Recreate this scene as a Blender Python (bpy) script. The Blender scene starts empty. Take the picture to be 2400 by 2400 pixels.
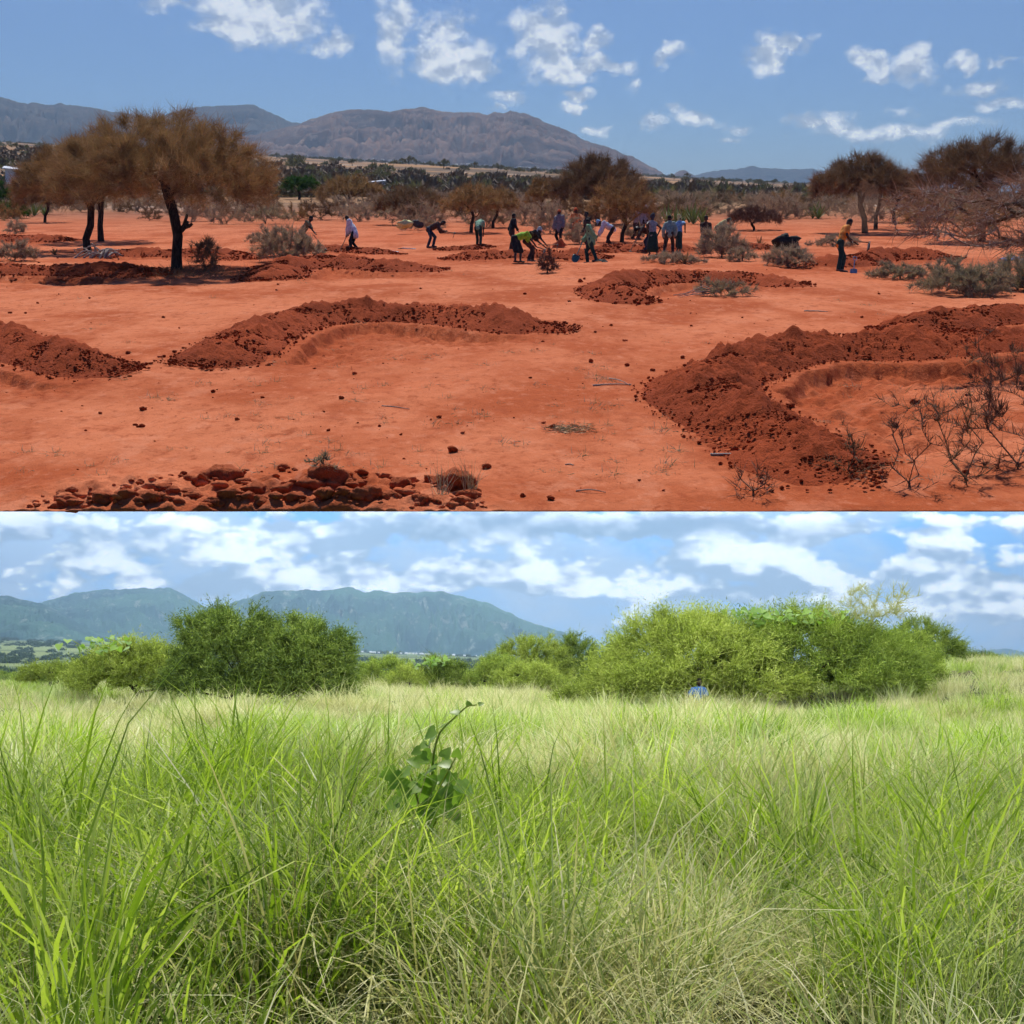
import bpy, math, random
import numpy as np
from mathutils import Vector, Matrix

# ------------------------------------------------------------------ camera, sky, sun, exposure
# Two places seen one above the other: a green savanna on level ground, and above it a
# steep red hillside (grade SL) that starts as a terrace edge over the savanna.
SC = bpy.context.scene
COL = SC.collection
rng = np.random.default_rng(7)
R = math.radians
F = 2600.0            # focal length in pixels of the 2400 px photograph
HY = 1550.0           # photograph row of the savanna's horizon
UY = 430.0            # photograph row of the hillside's vanishing line
EYE = 1.7
SL = (HY - UY) / F    # grade of the red hillside
HU = 3.0              # eye height over the hillside plane
SEAM = (HY - 1200.0) / F
TILT = math.atan(SL)

cd = bpy.data.cameras.new('camera')
cam = bpy.data.objects.new('camera', cd)
COL.objects.link(cam)
cam.location = (0, 0, EYE)
cam.rotation_euler = (R(90), 0, 0)
cd.sensor_width = 36.0
cd.lens = 36.0 * F / 2400.0
cd.shift_y = (HY - 1200.0) / 2400.0
cd.clip_start = 0.05
cd.clip_end = 60000
SC.camera = cam

SUN_EL, SUN_AZ = 73.0, -10.0      # degrees; azimuth from the viewing direction, + to the right
sd = bpy.data.lights.new('sun', 'SUN')
sun = bpy.data.objects.new('sun', sd)
COL.objects.link(sun)
sd.energy = 4.6
sd.angle = R(0.5)
sd.color = (1.0, 0.95, 0.87)
sdir = Vector((math.cos(R(SUN_EL)) * math.sin(R(SUN_AZ)), math.cos(R(SUN_EL)) * math.cos(R(SUN_AZ)), math.sin(R(SUN_EL))))
sun.rotation_euler = sdir.to_track_quat('Z', 'Y').to_euler()
sun.location = (0, 0, 30)

SC.view_settings.view_transform = 'Standard'
SC.view_settings.look = 'None'
SC.view_settings.gamma = 1.0
SC.view_settings.exposure = 0.0
SC.view_settings.use_curve_mapping = False
SC.render.engine = 'CYCLES'
SC.cycles.max_bounces = 4
SC.cycles.diffuse_bounces = 2
SC.cycles.glossy_bounces = 1
SC.cycles.transmission_bounces = 2
SC.cycles.use_light_tree = False
SC.cycles.caustics_reflective = False
SC.cycles.caustics_refractive = False
SC.cycles.transparent_max_bounces = 8
SC.cycles.volume_bounces = 0
SC.cycles.use_denoising = True
SC.cycles.use_adaptive_sampling = True
SC.cycles.adaptive_threshold = 0.035


# ------------------------------------------------------------------ node helper
class NT:
    def __init__(s, tree):
        s.t = tree
        s.n = tree.nodes
        s.l = tree.links

    def new(s, kind, **kw):
        n = s.n.new(kind)
        for k, v in kw.items():
            setattr(n, k, v)
        return n

    def put(s, sock, v):
        if v is None:
            return
        if isinstance(v, bpy.types.NodeSocket):
            s.l.new(v, sock)
        elif isinstance(v, (tuple, list)):
            if sock.type == 'RGBA' and len(v) == 3:
                v = (*v, 1)
            sock.default_value = v
        else:
            sock.default_value = v

    def m(s, op, a, b=None, c=None, clamp=False):
        n = s.new('ShaderNodeMath', operation=op)
        n.use_clamp = clamp
        for i, v in enumerate((a, b, c)):
            s.put(n.inputs[i], v)
        return n.outputs[0]

    def v(s, op, a, b=None, out=0):
        n = s.new('ShaderNodeVectorMath', operation=op)
        s.put(n.inputs[0], a)
        if b is not None:
            if op == 'SCALE':
                s.put(n.inputs['Scale'], b)
            else:
                s.put(n.inputs[1], b)
        return n.outputs['Value'] if op in ('LENGTH', 'DOT_PRODUCT', 'DISTANCE') else n.outputs[0]

    def sep(s, a):
        n = s.new('ShaderNodeSeparateXYZ')
        s.put(n.inputs[0], a)
        return n.outputs

    def comb(s, x, y, z):
        n = s.new('ShaderNodeCombineXYZ')
        for i, v in enumerate((x, y, z)):
            s.put(n.inputs[i], v)
        return n.outputs[0]

    def noise(s, vec, scale, detail=4, rough=0.55, dist=0.0, color=False):
        n = s.new('ShaderNodeTexNoise')
        s.put(n.inputs['Vector'], vec)
        n.inputs['Scale'].default_value = scale
        n.inputs['Detail'].default_value = detail
        n.inputs['Roughness'].default_value = rough
        n.inputs['Distortion'].default_value = dist
        return n.outputs['Color' if color else 'Fac']

    def ss(s, v, lo, hi, tlo=0.0, thi=1.0, smooth=True):
        n = s.new('ShaderNodeMapRange')
        n.interpolation_type = 'SMOOTHSTEP' if smooth else 'LINEAR'
        s.put(n.inputs[0], v)
        for i, q in enumerate((lo, hi, tlo, thi)):
            n.inputs[i + 1].default_value = q
        return n.outputs[0]

    def mix(s, f, a, b, mode='MIX'):
        n = s.new('ShaderNodeMix')
        n.data_type = 'RGBA'
        n.blend_type = mode
        s.put(n.inputs[0], f)
        s.put(n.inputs[6], a)
        s.put(n.inputs[7], b)
        return n.outputs[2]


def material(name):
    m = bpy.data.materials.new(name)
    m.use_nodes = True
    t = NT(m.node_tree)
    b = t.n['Principled BSDF']
    b.inputs['Roughness'].default_value = 0.9
    b.inputs['Specular IOR Level'].default_value = 0.25
    return m, t, b


def px_dir(px, py):
    return Vector(((px - 1200) / F, 1.0, (HY - py) / F))


TROT = Matrix.Rotation(-TILT, 3, 'X')     # world -> hillside frame


def px_uv(px, py):
    d = TROT @ px_dir(px, py)
    return d.x / d.y, d.z / d.y


# ------------------------------------------------------------------ world: clear sky over the hillside
w = bpy.data.worlds.new('World')
SC.world = w
w.use_nodes = True
t = NT(w.node_tree)
bg = t.n['Background']
bg.inputs['Strength'].default_value = 0.056
tc = t.new('ShaderNodeTexCoord').outputs['Generated']
rot = t.new('ShaderNodeVectorRotate', rotation_type='X_AXIS')
t.put(rot.inputs['Vector'], tc)
rot.inputs['Angle'].default_value = -TILT
hv = rot.outputs[0]
sky = t.new('ShaderNodeTexSky', sky_type='NISHITA')
sky.sun_disc = False
ld = TROT @ sdir
sky.sun_elevation = math.asin(ld.z)
sky.sun_rotation = math.atan2(ld.x, ld.y)
sky.altitude = 1000
sky.air_density = 1.0
sky.dust_density = 0.35
sky.ozone_density = 3.0
t.put(sky.inputs['Vector'], hv)
gain = t.mix(1.0, sky.outputs[0], (0.74, 1.02, 1.62), 'MULTIPLY')
t.l.new(gain, bg.inputs['Color'])
w.cycles.sampling_method = 'MANUAL'
w.cycles.sample_map_resolution = 512


# ------------------------------------------------------------------ numpy noise
_P = np.random.default_rng(3).permutation(512)
_P = np.concatenate([_P, _P, _P])
_G = np.random.default_rng(4).random(1536)


def vnoise(x, y, z=0.0):
    x, y, z = np.broadcast_arrays(np.asarray(x, float), np.asarray(y, float), np.asarray(z, float))
    xi, yi, zi = np.floor(x).astype(int), np.floor(y).astype(int), np.floor(z).astype(int)
    fx, fy, fz = x - xi, y - yi, z - zi
    fx, fy, fz = fx * fx * (3 - 2 * fx), fy * fy * (3 - 2 * fy), fz * fz * (3 - 2 * fz)

    def h(a, b, c):
        return _G[_P[_P[(a & 511)] + (b & 511)] + (c & 511)]
    r = 0
    for dx in (0, 1):
        for dy in (0, 1):
            for dz in (0, 1):
                r = r + h(xi + dx, yi + dy, zi + dz) * (fx if dx else 1 - fx) * (fy if dy else 1 - fy) * (fz if dz else 1 - fz)
    return r * 2 - 1


def fbm(x, y, z=0.0, o=4, lac=2.03, g=0.5):
    r, a = 0, 1.0
    for i in range(o):
        r = r + a * vnoise(np.asarray(x) + 17.3 * i, np.asarray(y) - 9.1 * i, z)
        x, y, z = np.asarray(x) * lac, np.asarray(y) * lac, np.asarray(z) * lac
        a *= g
    return r


def sst(v, a, b):
    q = np.clip((v - a) / (b - a), 0, 1)
    return q * q * (3 - 2 * q)


# ------------------------------------------------------------------ mesh helpers
def mesh_np(name, Vv, faces, smooth=False, mats=(), matidx=None):
    """faces: list of (n,k) int arrays"""
    me = bpy.data.meshes.new(name)
    Vv = np.asarray(Vv, np.float32)
    faces = [np.asarray(f, np.int32) for f in faces if len(f)]
    me.vertices.add(len(Vv))
    me.vertices.foreach_set('co', Vv.ravel())
    tot = [np.full(len(f), f.shape[1], np.int32) for f in faces]
    tot = np.concatenate(tot)
    li = np.concatenate([f.ravel() for f in faces])
    me.loops.add(len(li))
    me.loops.foreach_set('vertex_index', li)
    me.polygons.add(len(tot))
    st = np.zeros(len(tot), np.int32)
    st[1:] = np.cumsum(tot)[:-1]
    me.polygons.foreach_set('loop_start', st)
    try:
        me.polygons.foreach_set('loop_total', tot)
    except Exception:
        pass
    if smooth:
        me.polygons.foreach_set('use_smooth', np.ones(len(tot), bool))
    for m in mats:
        me.materials.append(m)
    if matidx is not None:
        me.polygons.foreach_set('material_index', np.asarray(matidx, np.int32))
    me.update(calc_edges=True)
    me.validate()
    return me


class MB:
    """collects pieces into one mesh"""
    def __init__(s):
        s.v, s.f, s.n = [], {}, 0

    def add(s, V, *faces):
        V = np.asarray(V, float)
        for f in faces:
            f = np.asarray(f, int)
            if len(f):
                s.f.setdefault(f.shape[1], []).append(f + s.n)
        s.v.append(V)
        s.n += len(V)

    def mesh(s, name, mat, smooth=False):
        return mesh_np(name, np.concatenate(s.v), [np.concatenate(x) for x in s.f.values()], smooth, [mat] if mat else [])


def link(name, me, parent=None, loc=None, label=None, cat=None, group=None, kind=None):
    o = bpy.data.objects.new(name, me)
    COL.objects.link(o)
    if parent:
        o.parent = parent
    if loc is not None:
        o.location = loc
    if label:
        o['label'] = label
    if cat:
        o['category'] = cat
    if group:
        o['group'] = group
    if kind:
        o['kind'] = kind
    return o


def thing(name, loc, label, cat, group=None):
    return link(name, None, None, loc, label, cat, group)


def tube(path, rad, n=6, cap=True):
    """rings along a path; returns V, quads, tris"""
    path = np.asarray(path, float)
    rad = np.broadcast_to(np.asarray(rad, float), (len(path),))
    tg = np.gradient(path, axis=0)
    tg /= np.linalg.norm(tg, axis=1, keepdims=True) + 1e-12
    ref = np.array([0.31, 0.17, 0.93]) if abs(tg[0, 2]) < 0.8 else np.array([0.93, 0.2, 0.1])
    a = np.cross(tg, ref)
    a /= np.linalg.norm(a, axis=1, keepdims=True) + 1e-12
    b = np.cross(tg, a)
    an = np.arange(n) / n * 2 * math.pi
    Vv = path[:, None] + rad[:, None, None] * (np.cos(an)[None, :, None] * a[:, None] + np.sin(an)[None, :, None] * b[:, None])
    Vv = Vv.reshape(-1, 3)
    k = len(path)
    i, j = np.meshgrid(np.arange(k - 1), np.arange(n), indexing='ij')
    q = np.stack([i * n + j, i * n + (j + 1) % n, (i + 1) * n + (j + 1) % n, (i + 1) * n + j], -1).reshape(-1, 4)
    if cap:
        Vv = np.concatenate([Vv, path[:1], path[-1:]])
        j = np.arange(n)
        c0 = np.stack([np.full(n, k * n), (j + 1) % n, j], 1)
        c1 = np.stack([np.full(n, k * n + 1), (k - 1) * n + j, (k - 1) * n + (j + 1) % n], 1)
        return Vv, q, np.concatenate([c0, c1])
    return Vv, q, np.zeros((0, 3), int)


def grid_faces(nr, nc):
    i, j = np.meshgrid(np.arange(nr - 1), np.arange(nc - 1), indexing='ij')
    return np.stack([i * nc + j, i * nc + j + 1, (i + 1) * nc + j + 1, (i + 1) * nc + j], -1).reshape(-1, 4)


def ico(sub):
    import bmesh
    bm = bmesh.new()
    bmesh.ops.create_icosphere(bm, subdivisions=sub, radius=1)
    Vv = np.array([v.co[:] for v in bm.verts])
    Ff = np.array([[v.index for v in f.verts] for f in bm.faces])
    bm.free()
    return Vv, Ff


ICO1, ICO2, ICO3 = ico(1), ico(2), ico(3)


def scatter(name, pts, rots, scl, idx, sources, label, cat=None, kind='stuff', realize=False):
    """one object: source meshes instanced on points (geometry nodes)"""
    me = bpy.data.meshes.new(name)
    me.vertices.add(len(pts))
    me.vertices.foreach_set('co', np.asarray(pts, np.float32).ravel())
    a = me.attributes.new('rot', 'FLOAT_VECTOR', 'POINT')
    a.data.foreach_set('vector', np.asarray(rots, np.float32).ravel())
    a = me.attributes.new('scl', 'FLOAT_VECTOR', 'POINT')
    a.data.foreach_set('vector', np.asarray(scl, np.float32).ravel())
    a = me.attributes.new('idx', 'INT', 'POINT')
    a.data.foreach_set('value', np.asarray(idx, np.int32))
    o = link(name, me, label=label, cat=cat, kind=kind)
    src = bpy.data.collections.new(name + '_kinds')
    for k, sm in enumerate(sources):
        so = bpy.data.objects.new('%s_kind_%02d' % (name, k), sm)
        src.objects.link(so)
    g = bpy.data.node_groups.new(name, 'GeometryNodeTree')
    g.interface.new_socket('Geometry', in_out='INPUT', socket_type='NodeSocketGeometry')
    g.interface.new_socket('Geometry', in_out='OUTPUT', socket_type='NodeSocketGeometry')
    gi, go = g.nodes.new('NodeGroupInput'), g.nodes.new('NodeGroupOutput')
    ip = g.nodes.new('GeometryNodeInstanceOnPoints')
    ci = g.nodes.new('GeometryNodeCollectionInfo')
    ci.inputs['Collection'].default_value = src
    ci.inputs['Separate Children'].default_value = True
    ci.inputs['Reset Children'].default_value = True
    ip.inputs['Pick Instance'].default_value = True

    def na(nm, ty):
        n = g.nodes.new('GeometryNodeInputNamedAttribute')
        n.data_type = ty
        n.inputs['Name'].default_value = nm
        return n.outputs['Attribute']
    g.links.new(gi.outputs[0], ip.inputs['Points'])
    g.links.new(ci.outputs[0], ip.inputs['Instance'])
    g.links.new(na('idx', 'INT'), ip.inputs['Instance Index'])
    g.links.new(na('rot', 'FLOAT_VECTOR'), ip.inputs['Rotation'])
    g.links.new(na('scl', 'FLOAT_VECTOR'), ip.inputs['Scale'])
    if realize:
        rz = g.nodes.new('GeometryNodeRealizeInstances')
        g.links.new(ip.outputs[0], rz.inputs[0])
        g.links.new(rz.outputs[0], go.inputs[0])
    else:
        g.links.new(ip.outputs[0], go.inputs[0])
    md = o.modifiers.new('scatter', 'NODES')
    md.node_group = g
    return o

# ------------------------------------------------------------------ earth bunds: crest lines on the hillside
def catmull(P, n):
    P = np.asarray(P, float)
    P = np.vstack([2 * P[0] - P[1], P, 2 * P[-1] - P[-2]])
    out = []
    for i in range(1, len(P) - 2):
        for s in np.linspace(0, 1, 14, endpoint=False):
            a, b, c, d = P[i - 1], P[i], P[i + 1], P[i + 2]
            out.append(.5 * (2 * b + (c - a) * s + (2 * a - 5 * b + 4 * c - d) * s * s + (3 * b - a - 3 * c + d) * s ** 3))
    out.append(P[-2])
    out = np.array(out)
    L = np.concatenate([[0], np.cumsum(np.linalg.norm(np.diff(out, axis=0), axis=1))])
    q = np.linspace(0, L[-1], n)
    return np.stack([np.interp(q, L, out[:, k]) for k in range(out.shape[1])], 1)


def crest(px, py, h):
    D = (HU - h) * F / (py - UY)
    return (px - 1200) / F * D, D


# crest pixels, ridge height, half width, pit depth, pit reach, label
BUNDS = [
    ([(470, 850), (530, 800), (620, 748), (740, 719), (860, 711), (1000, 714), (1130, 725), (1250, 742), (1365, 763)], .42, .95, .30, 3.2,
     'long dark red crescent bund with a scooped basin, alone on the bare plain'),
    ([(2075, 1098), (1965, 1045), (1840, 980), (1715, 915), (1640, 862), (1710, 826), (1820, 800), (1950, 790), (2100, 787), (2250, 784), (2440, 780)], .44, .95, .32, 2.6,
     'largest dark red crescent bund curling round the basin with bare shrubs at its tip'),
    ([(2060, 770), (2120, 748), (2200, 733), (2300, 727), (2440, 730)], .42, .9, .2, 2.0,
     'dark red bund rising directly behind the largest crescent bund'),
    ([(-90, 760), (20, 778), (140, 812), (250, 840), (335, 864)], .38, .85, .22, 2.0,
     'short straight crumbly red bund ending in open ground below the tree shadow'),
    ([(1548, 700), (1470, 682), (1425, 660), (1500, 639), (1620, 633), (1740, 637), (1850, 650), (1905, 662)], .40, .95, .25, 2.4,
     'closed crescent bund with a green fallen branch lying on its lip'),
    ([(625, 652), (640, 628), (690, 608), (760, 599), (860, 605), (960, 617), (1060, 628)], .42, 1.1, .25, 2.4,
     'tall pointed red bund in front of the two hoeing people and a grey bush'),
    ([(1042, 606), (1110, 594), (1200, 588), (1320, 590), (1440, 600)], .36, .9, .18, 1.8,
     'red bund dug by the people in green and the person with the shovel'),
    ([(1395, 588), (1450, 575), (1530, 576), (1640, 581)], .36, .9, .12, 1.4,
     'red bund at the foot of the leaning acacia where people stoop'),
    ([(-60, 634), (100, 626), (230, 624), (330, 632), (395, 644)], .36, 1.2, .25, 2.6,
     'broad red bund half in the shade of the big dry acacia'),
    ([(205, 596), (300, 587), (420, 584), (520, 589), (600, 606)], .34, 1.2, .1, 1.8,
     'low red bund passing behind the trunk of the big dry acacia'),
    ([(-40, 558), (80, 556), (186, 563)], .34, 1.2, .1, 1.8,
     'distant red bund beyond the twin-trunk acacia'),
    ([(725, 582), (800, 578), (880, 583), (935, 592)], .26, .8, .1, 1.2,
     'small fresh bund at the feet of the person in the white shirt'),
    ([(1018, 584), (1080, 579), (1150, 575)], .16, .6, 0, 1.0,
     'thin line of turned red soil between the people in brown and mint green'),
    ([(1892, 612), (1950, 606), (2000, 600), (2058, 588), (2150, 590), (2265, 604)], .45, 1.0, .12, 1.4,
     'red bund piled up by the person in the orange jersey'),
    ([(1730, 583), (1770, 574), (1815, 581)], .26, .8, 0, 1.0,
     'little red heap beside the grey rosette plant'),
]
BUNDS = [(a, h * .72, c * .95, d * .85, e_, f_) for (a, h, c, d, e_, f_) in BUNDS]
BP = []
for (pp, h, hw, dep, reach, lab) in BUNDS:
    BP.append(catmull([crest(a, b, h * (.35 if i in (0, len(pp) - 1) else .85 if i in (1, len(pp) - 2) else 1)) for i, (a, b) in enumerate(pp)], 64))


def near_path(P, x, y):
    """distance, signed side (+ = right of travel), arc position 0..1"""
    best = np.full(x.shape, 1e9)
    side = np.zeros(x.shape)
    pos = np.zeros(x.shape)
    for k in range(len(P) - 1):
        a, d = P[k], P[k + 1] - P[k]
        q = np.clip(((x - a[0]) * d[0] + (y - a[1]) * d[1]) / (d @ d), 0, 1)
        ex, ey = x - a[0] - q * d[0], y - a[1] - q * d[1]
        r = np.hypot(ex, ey)
        c = r < best
        best = np.where(c, r, best)
        side = np.where(c, ex * d[1] - ey * d[0], side)
        pos = np.where(c, (k + q) / (len(P) - 1), pos)
    return best, side, pos


def ug(x, y, pits=True):
    """height of the red hillside"""
    x, y = np.broadcast_arrays(np.asarray(x, float), np.asarray(y, float))
    shp = x.shape
    x, y = x.ravel().copy(), y.ravel().copy()
    z = EYE + SL * y - HU
    z += (0.27 * y - x) * 0.0517 * sst(y, 70, 420)
    z += 0.05 * fbm(x * .35, y * .35, o=2) * (1 - sst(y, 60, 200)) + 0.012 * fbm(x * 1.9, y * 1.9, 5.0, o=3) * (1 - sst(y, 40, 90))
    z += 2.0 * fbm(x * .012, y * .012, o=2) * sst(y, 150, 600)
    # broken heap by the terrace edge
    hp_ = np.exp(-(np.abs(x + 2.45) / 2.0) ** 4 - ((y - 10.35) / .85) ** 2)
    z += hp_ * (.17 + .10 * fbm(x * 2.2, y * 2.2, 2.0, o=2) + .09 * np.abs(fbm(x * 6.5, y * 6.5, 5.0, o=3)))
    # mound of litter under the big tree
    z += .25 * np.exp(-((x + 10.9) / 2.1) ** 2 - ((y - 37.6) / 1.6) ** 2)
    if pits:
        for P, (pp, h, hw, dep, reach, lab) in zip(BP, BUNDS):
            if dep <= 0:
                continue
            lo, hi = P.min(0) - reach - 2, P.max(0) + reach + 2
            m = (x > lo[0]) & (x < hi[0]) & (y > lo[1]) & (y < hi[1])
            if not m.any():
                continue
            d, s, p = near_path(P, x[m], y[m])
            jag = .09 * fbm(x[m] * 2.2, y[m] * 2.2, 1.0, o=2) + .05 * fbm(x[m] * 7, y[m] * 7, 4.0, o=3)
            e = d - hw - .20 - jag
            zz = dep * (.85 * sst(e, 0, .13) + .15 * sst(e, .05, .8)) * (1 - sst(e, .3, reach)) * (s > 0) * sst(p, .02, .14) * (1 - sst(p, .86, .98)) * sst(y[m], 11.3, 13.0)
            z[m] -= zz * (1 + .25 * fbm(x[m] * 5, y[m] * 5, 8.0, o=3)) + .02 * (zz > .02) * fbm(x[m] * 9, y[m] * 9, 6.0, o=2)
    return z.reshape(shp)


def up(px, py):
    """photograph pixel -> point on the hillside"""
    Dg = np.geomspace(8, 9000, 500)
    zr = EYE + (HY - py) / F * Dg
    hit = ug((px - 1200) / F * Dg, Dg, False) >= zr
    i = int(np.argmax(hit)) if hit.any() else 499
    D0, D1 = Dg[max(0, i - 1)], Dg[i]
    Dg = np.linspace(D0, D1, 30)
    hit = ug((px - 1200) / F * Dg, Dg, False) >= EYE + (HY - py) / F * Dg
    D = float(Dg[int(np.argmax(hit))]) if hit.any() else float(D1)
    x = (px - 1200) / F * D
    return np.array([x, D, float(ug(x, D))])


def lg(x, y):
    """height of the savanna ground"""
    x, y = np.asarray(x, float), np.asarray(y, float)
    z = 1.35 * sst(x, 5, 24) * sst(y, 20, 50)
    z = z - 9.0 * sst(y, 62, 190) * (1 - sst(x / np.maximum(y, 1), .22, .40))
    z = z - 6.0 * sst(y, 150, 400) * sst(x / np.maximum(y, 1), .22, .40)
    z = z + 0.17 * fbm(x * .42, y * .42, 3.0, o=2) * sst(y, 1, 5) * (1 - sst(y, 45, 120))
    z = z + (0.15 * y - x) * .036 * sst(y, 300, 3000)
    return z


def low(px, py):
    D = EYE * F / (py - HY)
    x = (px - 1200) / F * D
    return np.array([x, D, float(lg(x, D))])


# ------------------------------------------------------------------ soil materials
def soil_mat(name, c0, c1, c2, bump=0.4, fine=40.0):
    m, t, b = material(name)
    pos = t.new('ShaderNodeNewGeometry').outputs['Position']
    a = t.noise(t.v('MULTIPLY', pos, (1, .45, 1)), .55, 5, .6)
    f = t.noise(pos, 9.0, 6, .65)
    g = t.noise(pos, fine, 3, .6)
    col = t.mix(t.ss(a, .36, .66), c0, c1)
    col = t.mix(t.m('MULTIPLY', t.ss(f, .52, .75), .55), col, c2)
    col = t.mix(t.m('MULTIPLY', t.ss(g, .60, .72), .35), col, tuple(q * .45 for q in c0))
    t.l.new(col, b.inputs['Base Color'])
    bp = t.new('ShaderNodeBump')
    bp.inputs['Strength'].default_value = bump
    bp.inputs['Distance'].default_value = .05
    h = t.m('ADD', t.noise(pos, 14, 6, .7), t.m('MULTIPLY', g, .4))
    t.l.new(h, bp.inputs['Height'])
    t.l.new(bp.outputs[0], b.inputs['Normal'])
    b.inputs['Roughness'].default_value = 1.0
    b.inputs['Specular IOR Level'].default_value = .08
    return m


M_DARK = soil_mat('turned_soil', (.27, .050, .016), (.37, .072, .024), (.46, .105, .040), 1.0, 26)

# plain: pale crusted red soil near, tan grass and grey scrub far away
m, t, b = material('red_plain')
pos = t.new('ShaderNodeNewGeometry').outputs['Position']
px_, py_, pz_ = t.sep(pos)
a = t.noise(t.v('MULTIPLY', pos, (.8, .35, 1)), .5, 5, .62)
a2 = t.noise(t.v('MULTIPLY', pos, (.5, .2, 1)), .12, 3, .5)
f = t.noise(t.v('MULTIPLY', pos, (1, .5, 1)), 5.5, 7, .7)
g = t.noise(pos, 55, 2, .6)
col = t.mix(t.ss(a, .38, .60), (.425, .098, .034), (.62, .195, .088))
col = t.mix(t.m('MULTIPLY', t.ss(t.noise(t.v('MULTIPLY', pos, (1, .55, 1)), 1.7, 6, .7), .52, .64), .55), col, (.66, .245, .130))
col = t.mix(t.m('MULTIPLY', t.ss(t.noise(t.v('MULTIPLY', pos, (.9, .5, 1)), 2.6, 6, .7), .54, .66), .6), col, (.37, .088, .036))
col = t.mix(t.m('MULTIPLY', t.ss(a2, .45, .62), .6), col, (.53, .130, .050))
col = t.mix(t.m('MULTIPLY', t.ss(f, .53, .68), .75), col, (.36, .080, .030))
col = t.mix(t.m('MULTIPLY', t.ss(f, .46, .30), .55), col, (.68, .255, .140))
col = t.mix(t.m('MULTIPLY', t.ss(g, .66, .76), .5), col, (.78, .42, .27))
col = t.mix(t.m('MULTIPLY', t.ss(g, .36, .27), .55), col, (.22, .06, .03))
dug = t.new('ShaderNodeAttribute')
dug.attribute_name = 'dug'
col = t.mix(t.m('MULTIPLY', dug.outputs['Fac'], t.ss(t.noise(pos, 3.5, 5, .65), .25, .55)), col, t.mix(t.ss(f, .42, .6), (.43, .098, .034), (.33, .066, .022)))
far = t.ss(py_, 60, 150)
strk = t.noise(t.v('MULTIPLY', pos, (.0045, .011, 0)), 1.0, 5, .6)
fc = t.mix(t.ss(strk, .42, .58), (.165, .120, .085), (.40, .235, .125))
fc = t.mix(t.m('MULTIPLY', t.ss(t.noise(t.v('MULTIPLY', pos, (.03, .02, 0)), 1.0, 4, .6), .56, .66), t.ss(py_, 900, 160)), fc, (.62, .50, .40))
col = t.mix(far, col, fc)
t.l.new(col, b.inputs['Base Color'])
bp = t.new('ShaderNodeBump')
bp.inputs['Strength'].default_value = .9
bp.inputs['Distance'].default_value = .06
hh = t.m('ADD', t.m('MULTIPLY', t.noise(t.v('MULTIPLY', pos, (1, .6, 1)), 3.2, 8, .68), 1.4), t.m('MULTIPLY', g, .12))
t.l.new(hh, bp.inputs['Height'])
t.l.new(bp.outputs[0], b.inputs['Normal'])
b.inputs['Roughness'].default_value = 1.0
b.inputs['Specular IOR Level'].default_value = .05
M_PLAIN = m

# ------------------------------------------------------------------ the red hillside (terrace edge towards the viewer)
pc = np.concatenate([np.linspace(-520, -20, 26)[:-1], np.linspace(-20, 2420, 480), np.linspace(2420, 2920, 26)[1:]])
tx = (pc - 1200) / F
Ds = np.linspace(7.5, 14, 400)[:, None]
above = (ug(tx[None] * Ds, Ds + 0 * tx[None]) - (EYE + SEAM * Ds)) >= 0
De = Ds[np.minimum(399, 400 - np.argmax(~above[::-1], axis=0)), 0]      # beyond this the ground stays above the terrace plane
De = np.array([De[max(0, i - 3):i + 4].max() for i in range(len(De))])
k = np.linspace(0, 1, 440)[:, None]
De[:] = np.convolve(np.pad(De, 3, mode='edge'), np.ones(7) / 7, 'valid') + .01
DD = 1 / (1 / De[None] + (1 / 1300. - 1 / De[None]) * k)
DD = np.vstack([DD, np.geomspace(1300, 9800, 45)[1:, None] * np.ones((1, len(tx)))])
X = tx[None] * DD
Z = ug(X, DD)
Z[0] = EYE + SEAM * De + 0.004
Vv = np.stack([X, DD, Z], -1)
skirt = Vv[0].copy()
skirt[:, 1] += .35
skirt[:, 2] += .05
Vv = np.concatenate([skirt[None], Vv])
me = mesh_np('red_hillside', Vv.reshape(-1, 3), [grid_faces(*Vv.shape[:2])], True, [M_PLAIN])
dg = np.zeros(Vv.shape[:2])
xx, yy = Vv[..., 0], Vv[..., 1]
for P, (pp, h, hw, dep, reach, lab) in zip(BP, BUNDS):          # freshly dug soil shows darker in and around each basin
    lo, hi = P.min(0) - reach - 2, P.max(0) + reach + 2
    mm = (xx > lo[0]) & (xx < hi[0]) & (yy > lo[1]) & (yy < hi[1])
    d, s, p = near_path(P, xx[mm], yy[mm])
    wob_ = .35 * fbm(xx[mm] * 1.3, yy[mm] * 1.3, 3.0, o=3)
    q = np.where(s > 0, .85 * (1 - sst(d + wob_, hw + .4, hw + .6 + reach * .75)), .8 * (1 - sst(d + wob_, hw * .9, hw + .55))) * (sst(p, -.02, .06) * (1 - sst(p, .94, 1.02)) if dep > 0 else 1)
    dg[mm] = np.maximum(dg[mm], q)
at = me.attributes.new('dug', 'FLOAT', 'POINT')
at.data.foreach_set('value', dg.astype(np.float32).ravel())
link('red_hillside_ground', me, kind='structure', label='bare red soil hillside with tan scrubland beyond')

# ------------------------------------------------------------------ bunds
def clods(P, n, lo, hi, zf, var=ICO1):
    mb = MB()
    V0, F0 = var
    for q in range(n):
        x, y = P[q]
        r = lo * (hi / lo) ** (rng.random() ** 2.2)
        d = V0 * (1 + .28 * (rng.random((len(V0), 1)) - .5) * 2) * np.array([1 + .5 * rng.random(), 1 + .5 * rng.random(), .75]) * r
        a = rng.random() * 6.28
        d = d @ np.array([[math.cos(a), -math.sin(a), 0], [math.sin(a), math.cos(a), 0], [0, 0, 1]])
        mb.add(d + np.array([x, y, zf[q] + r * .25]), F0)
    return mb


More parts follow.
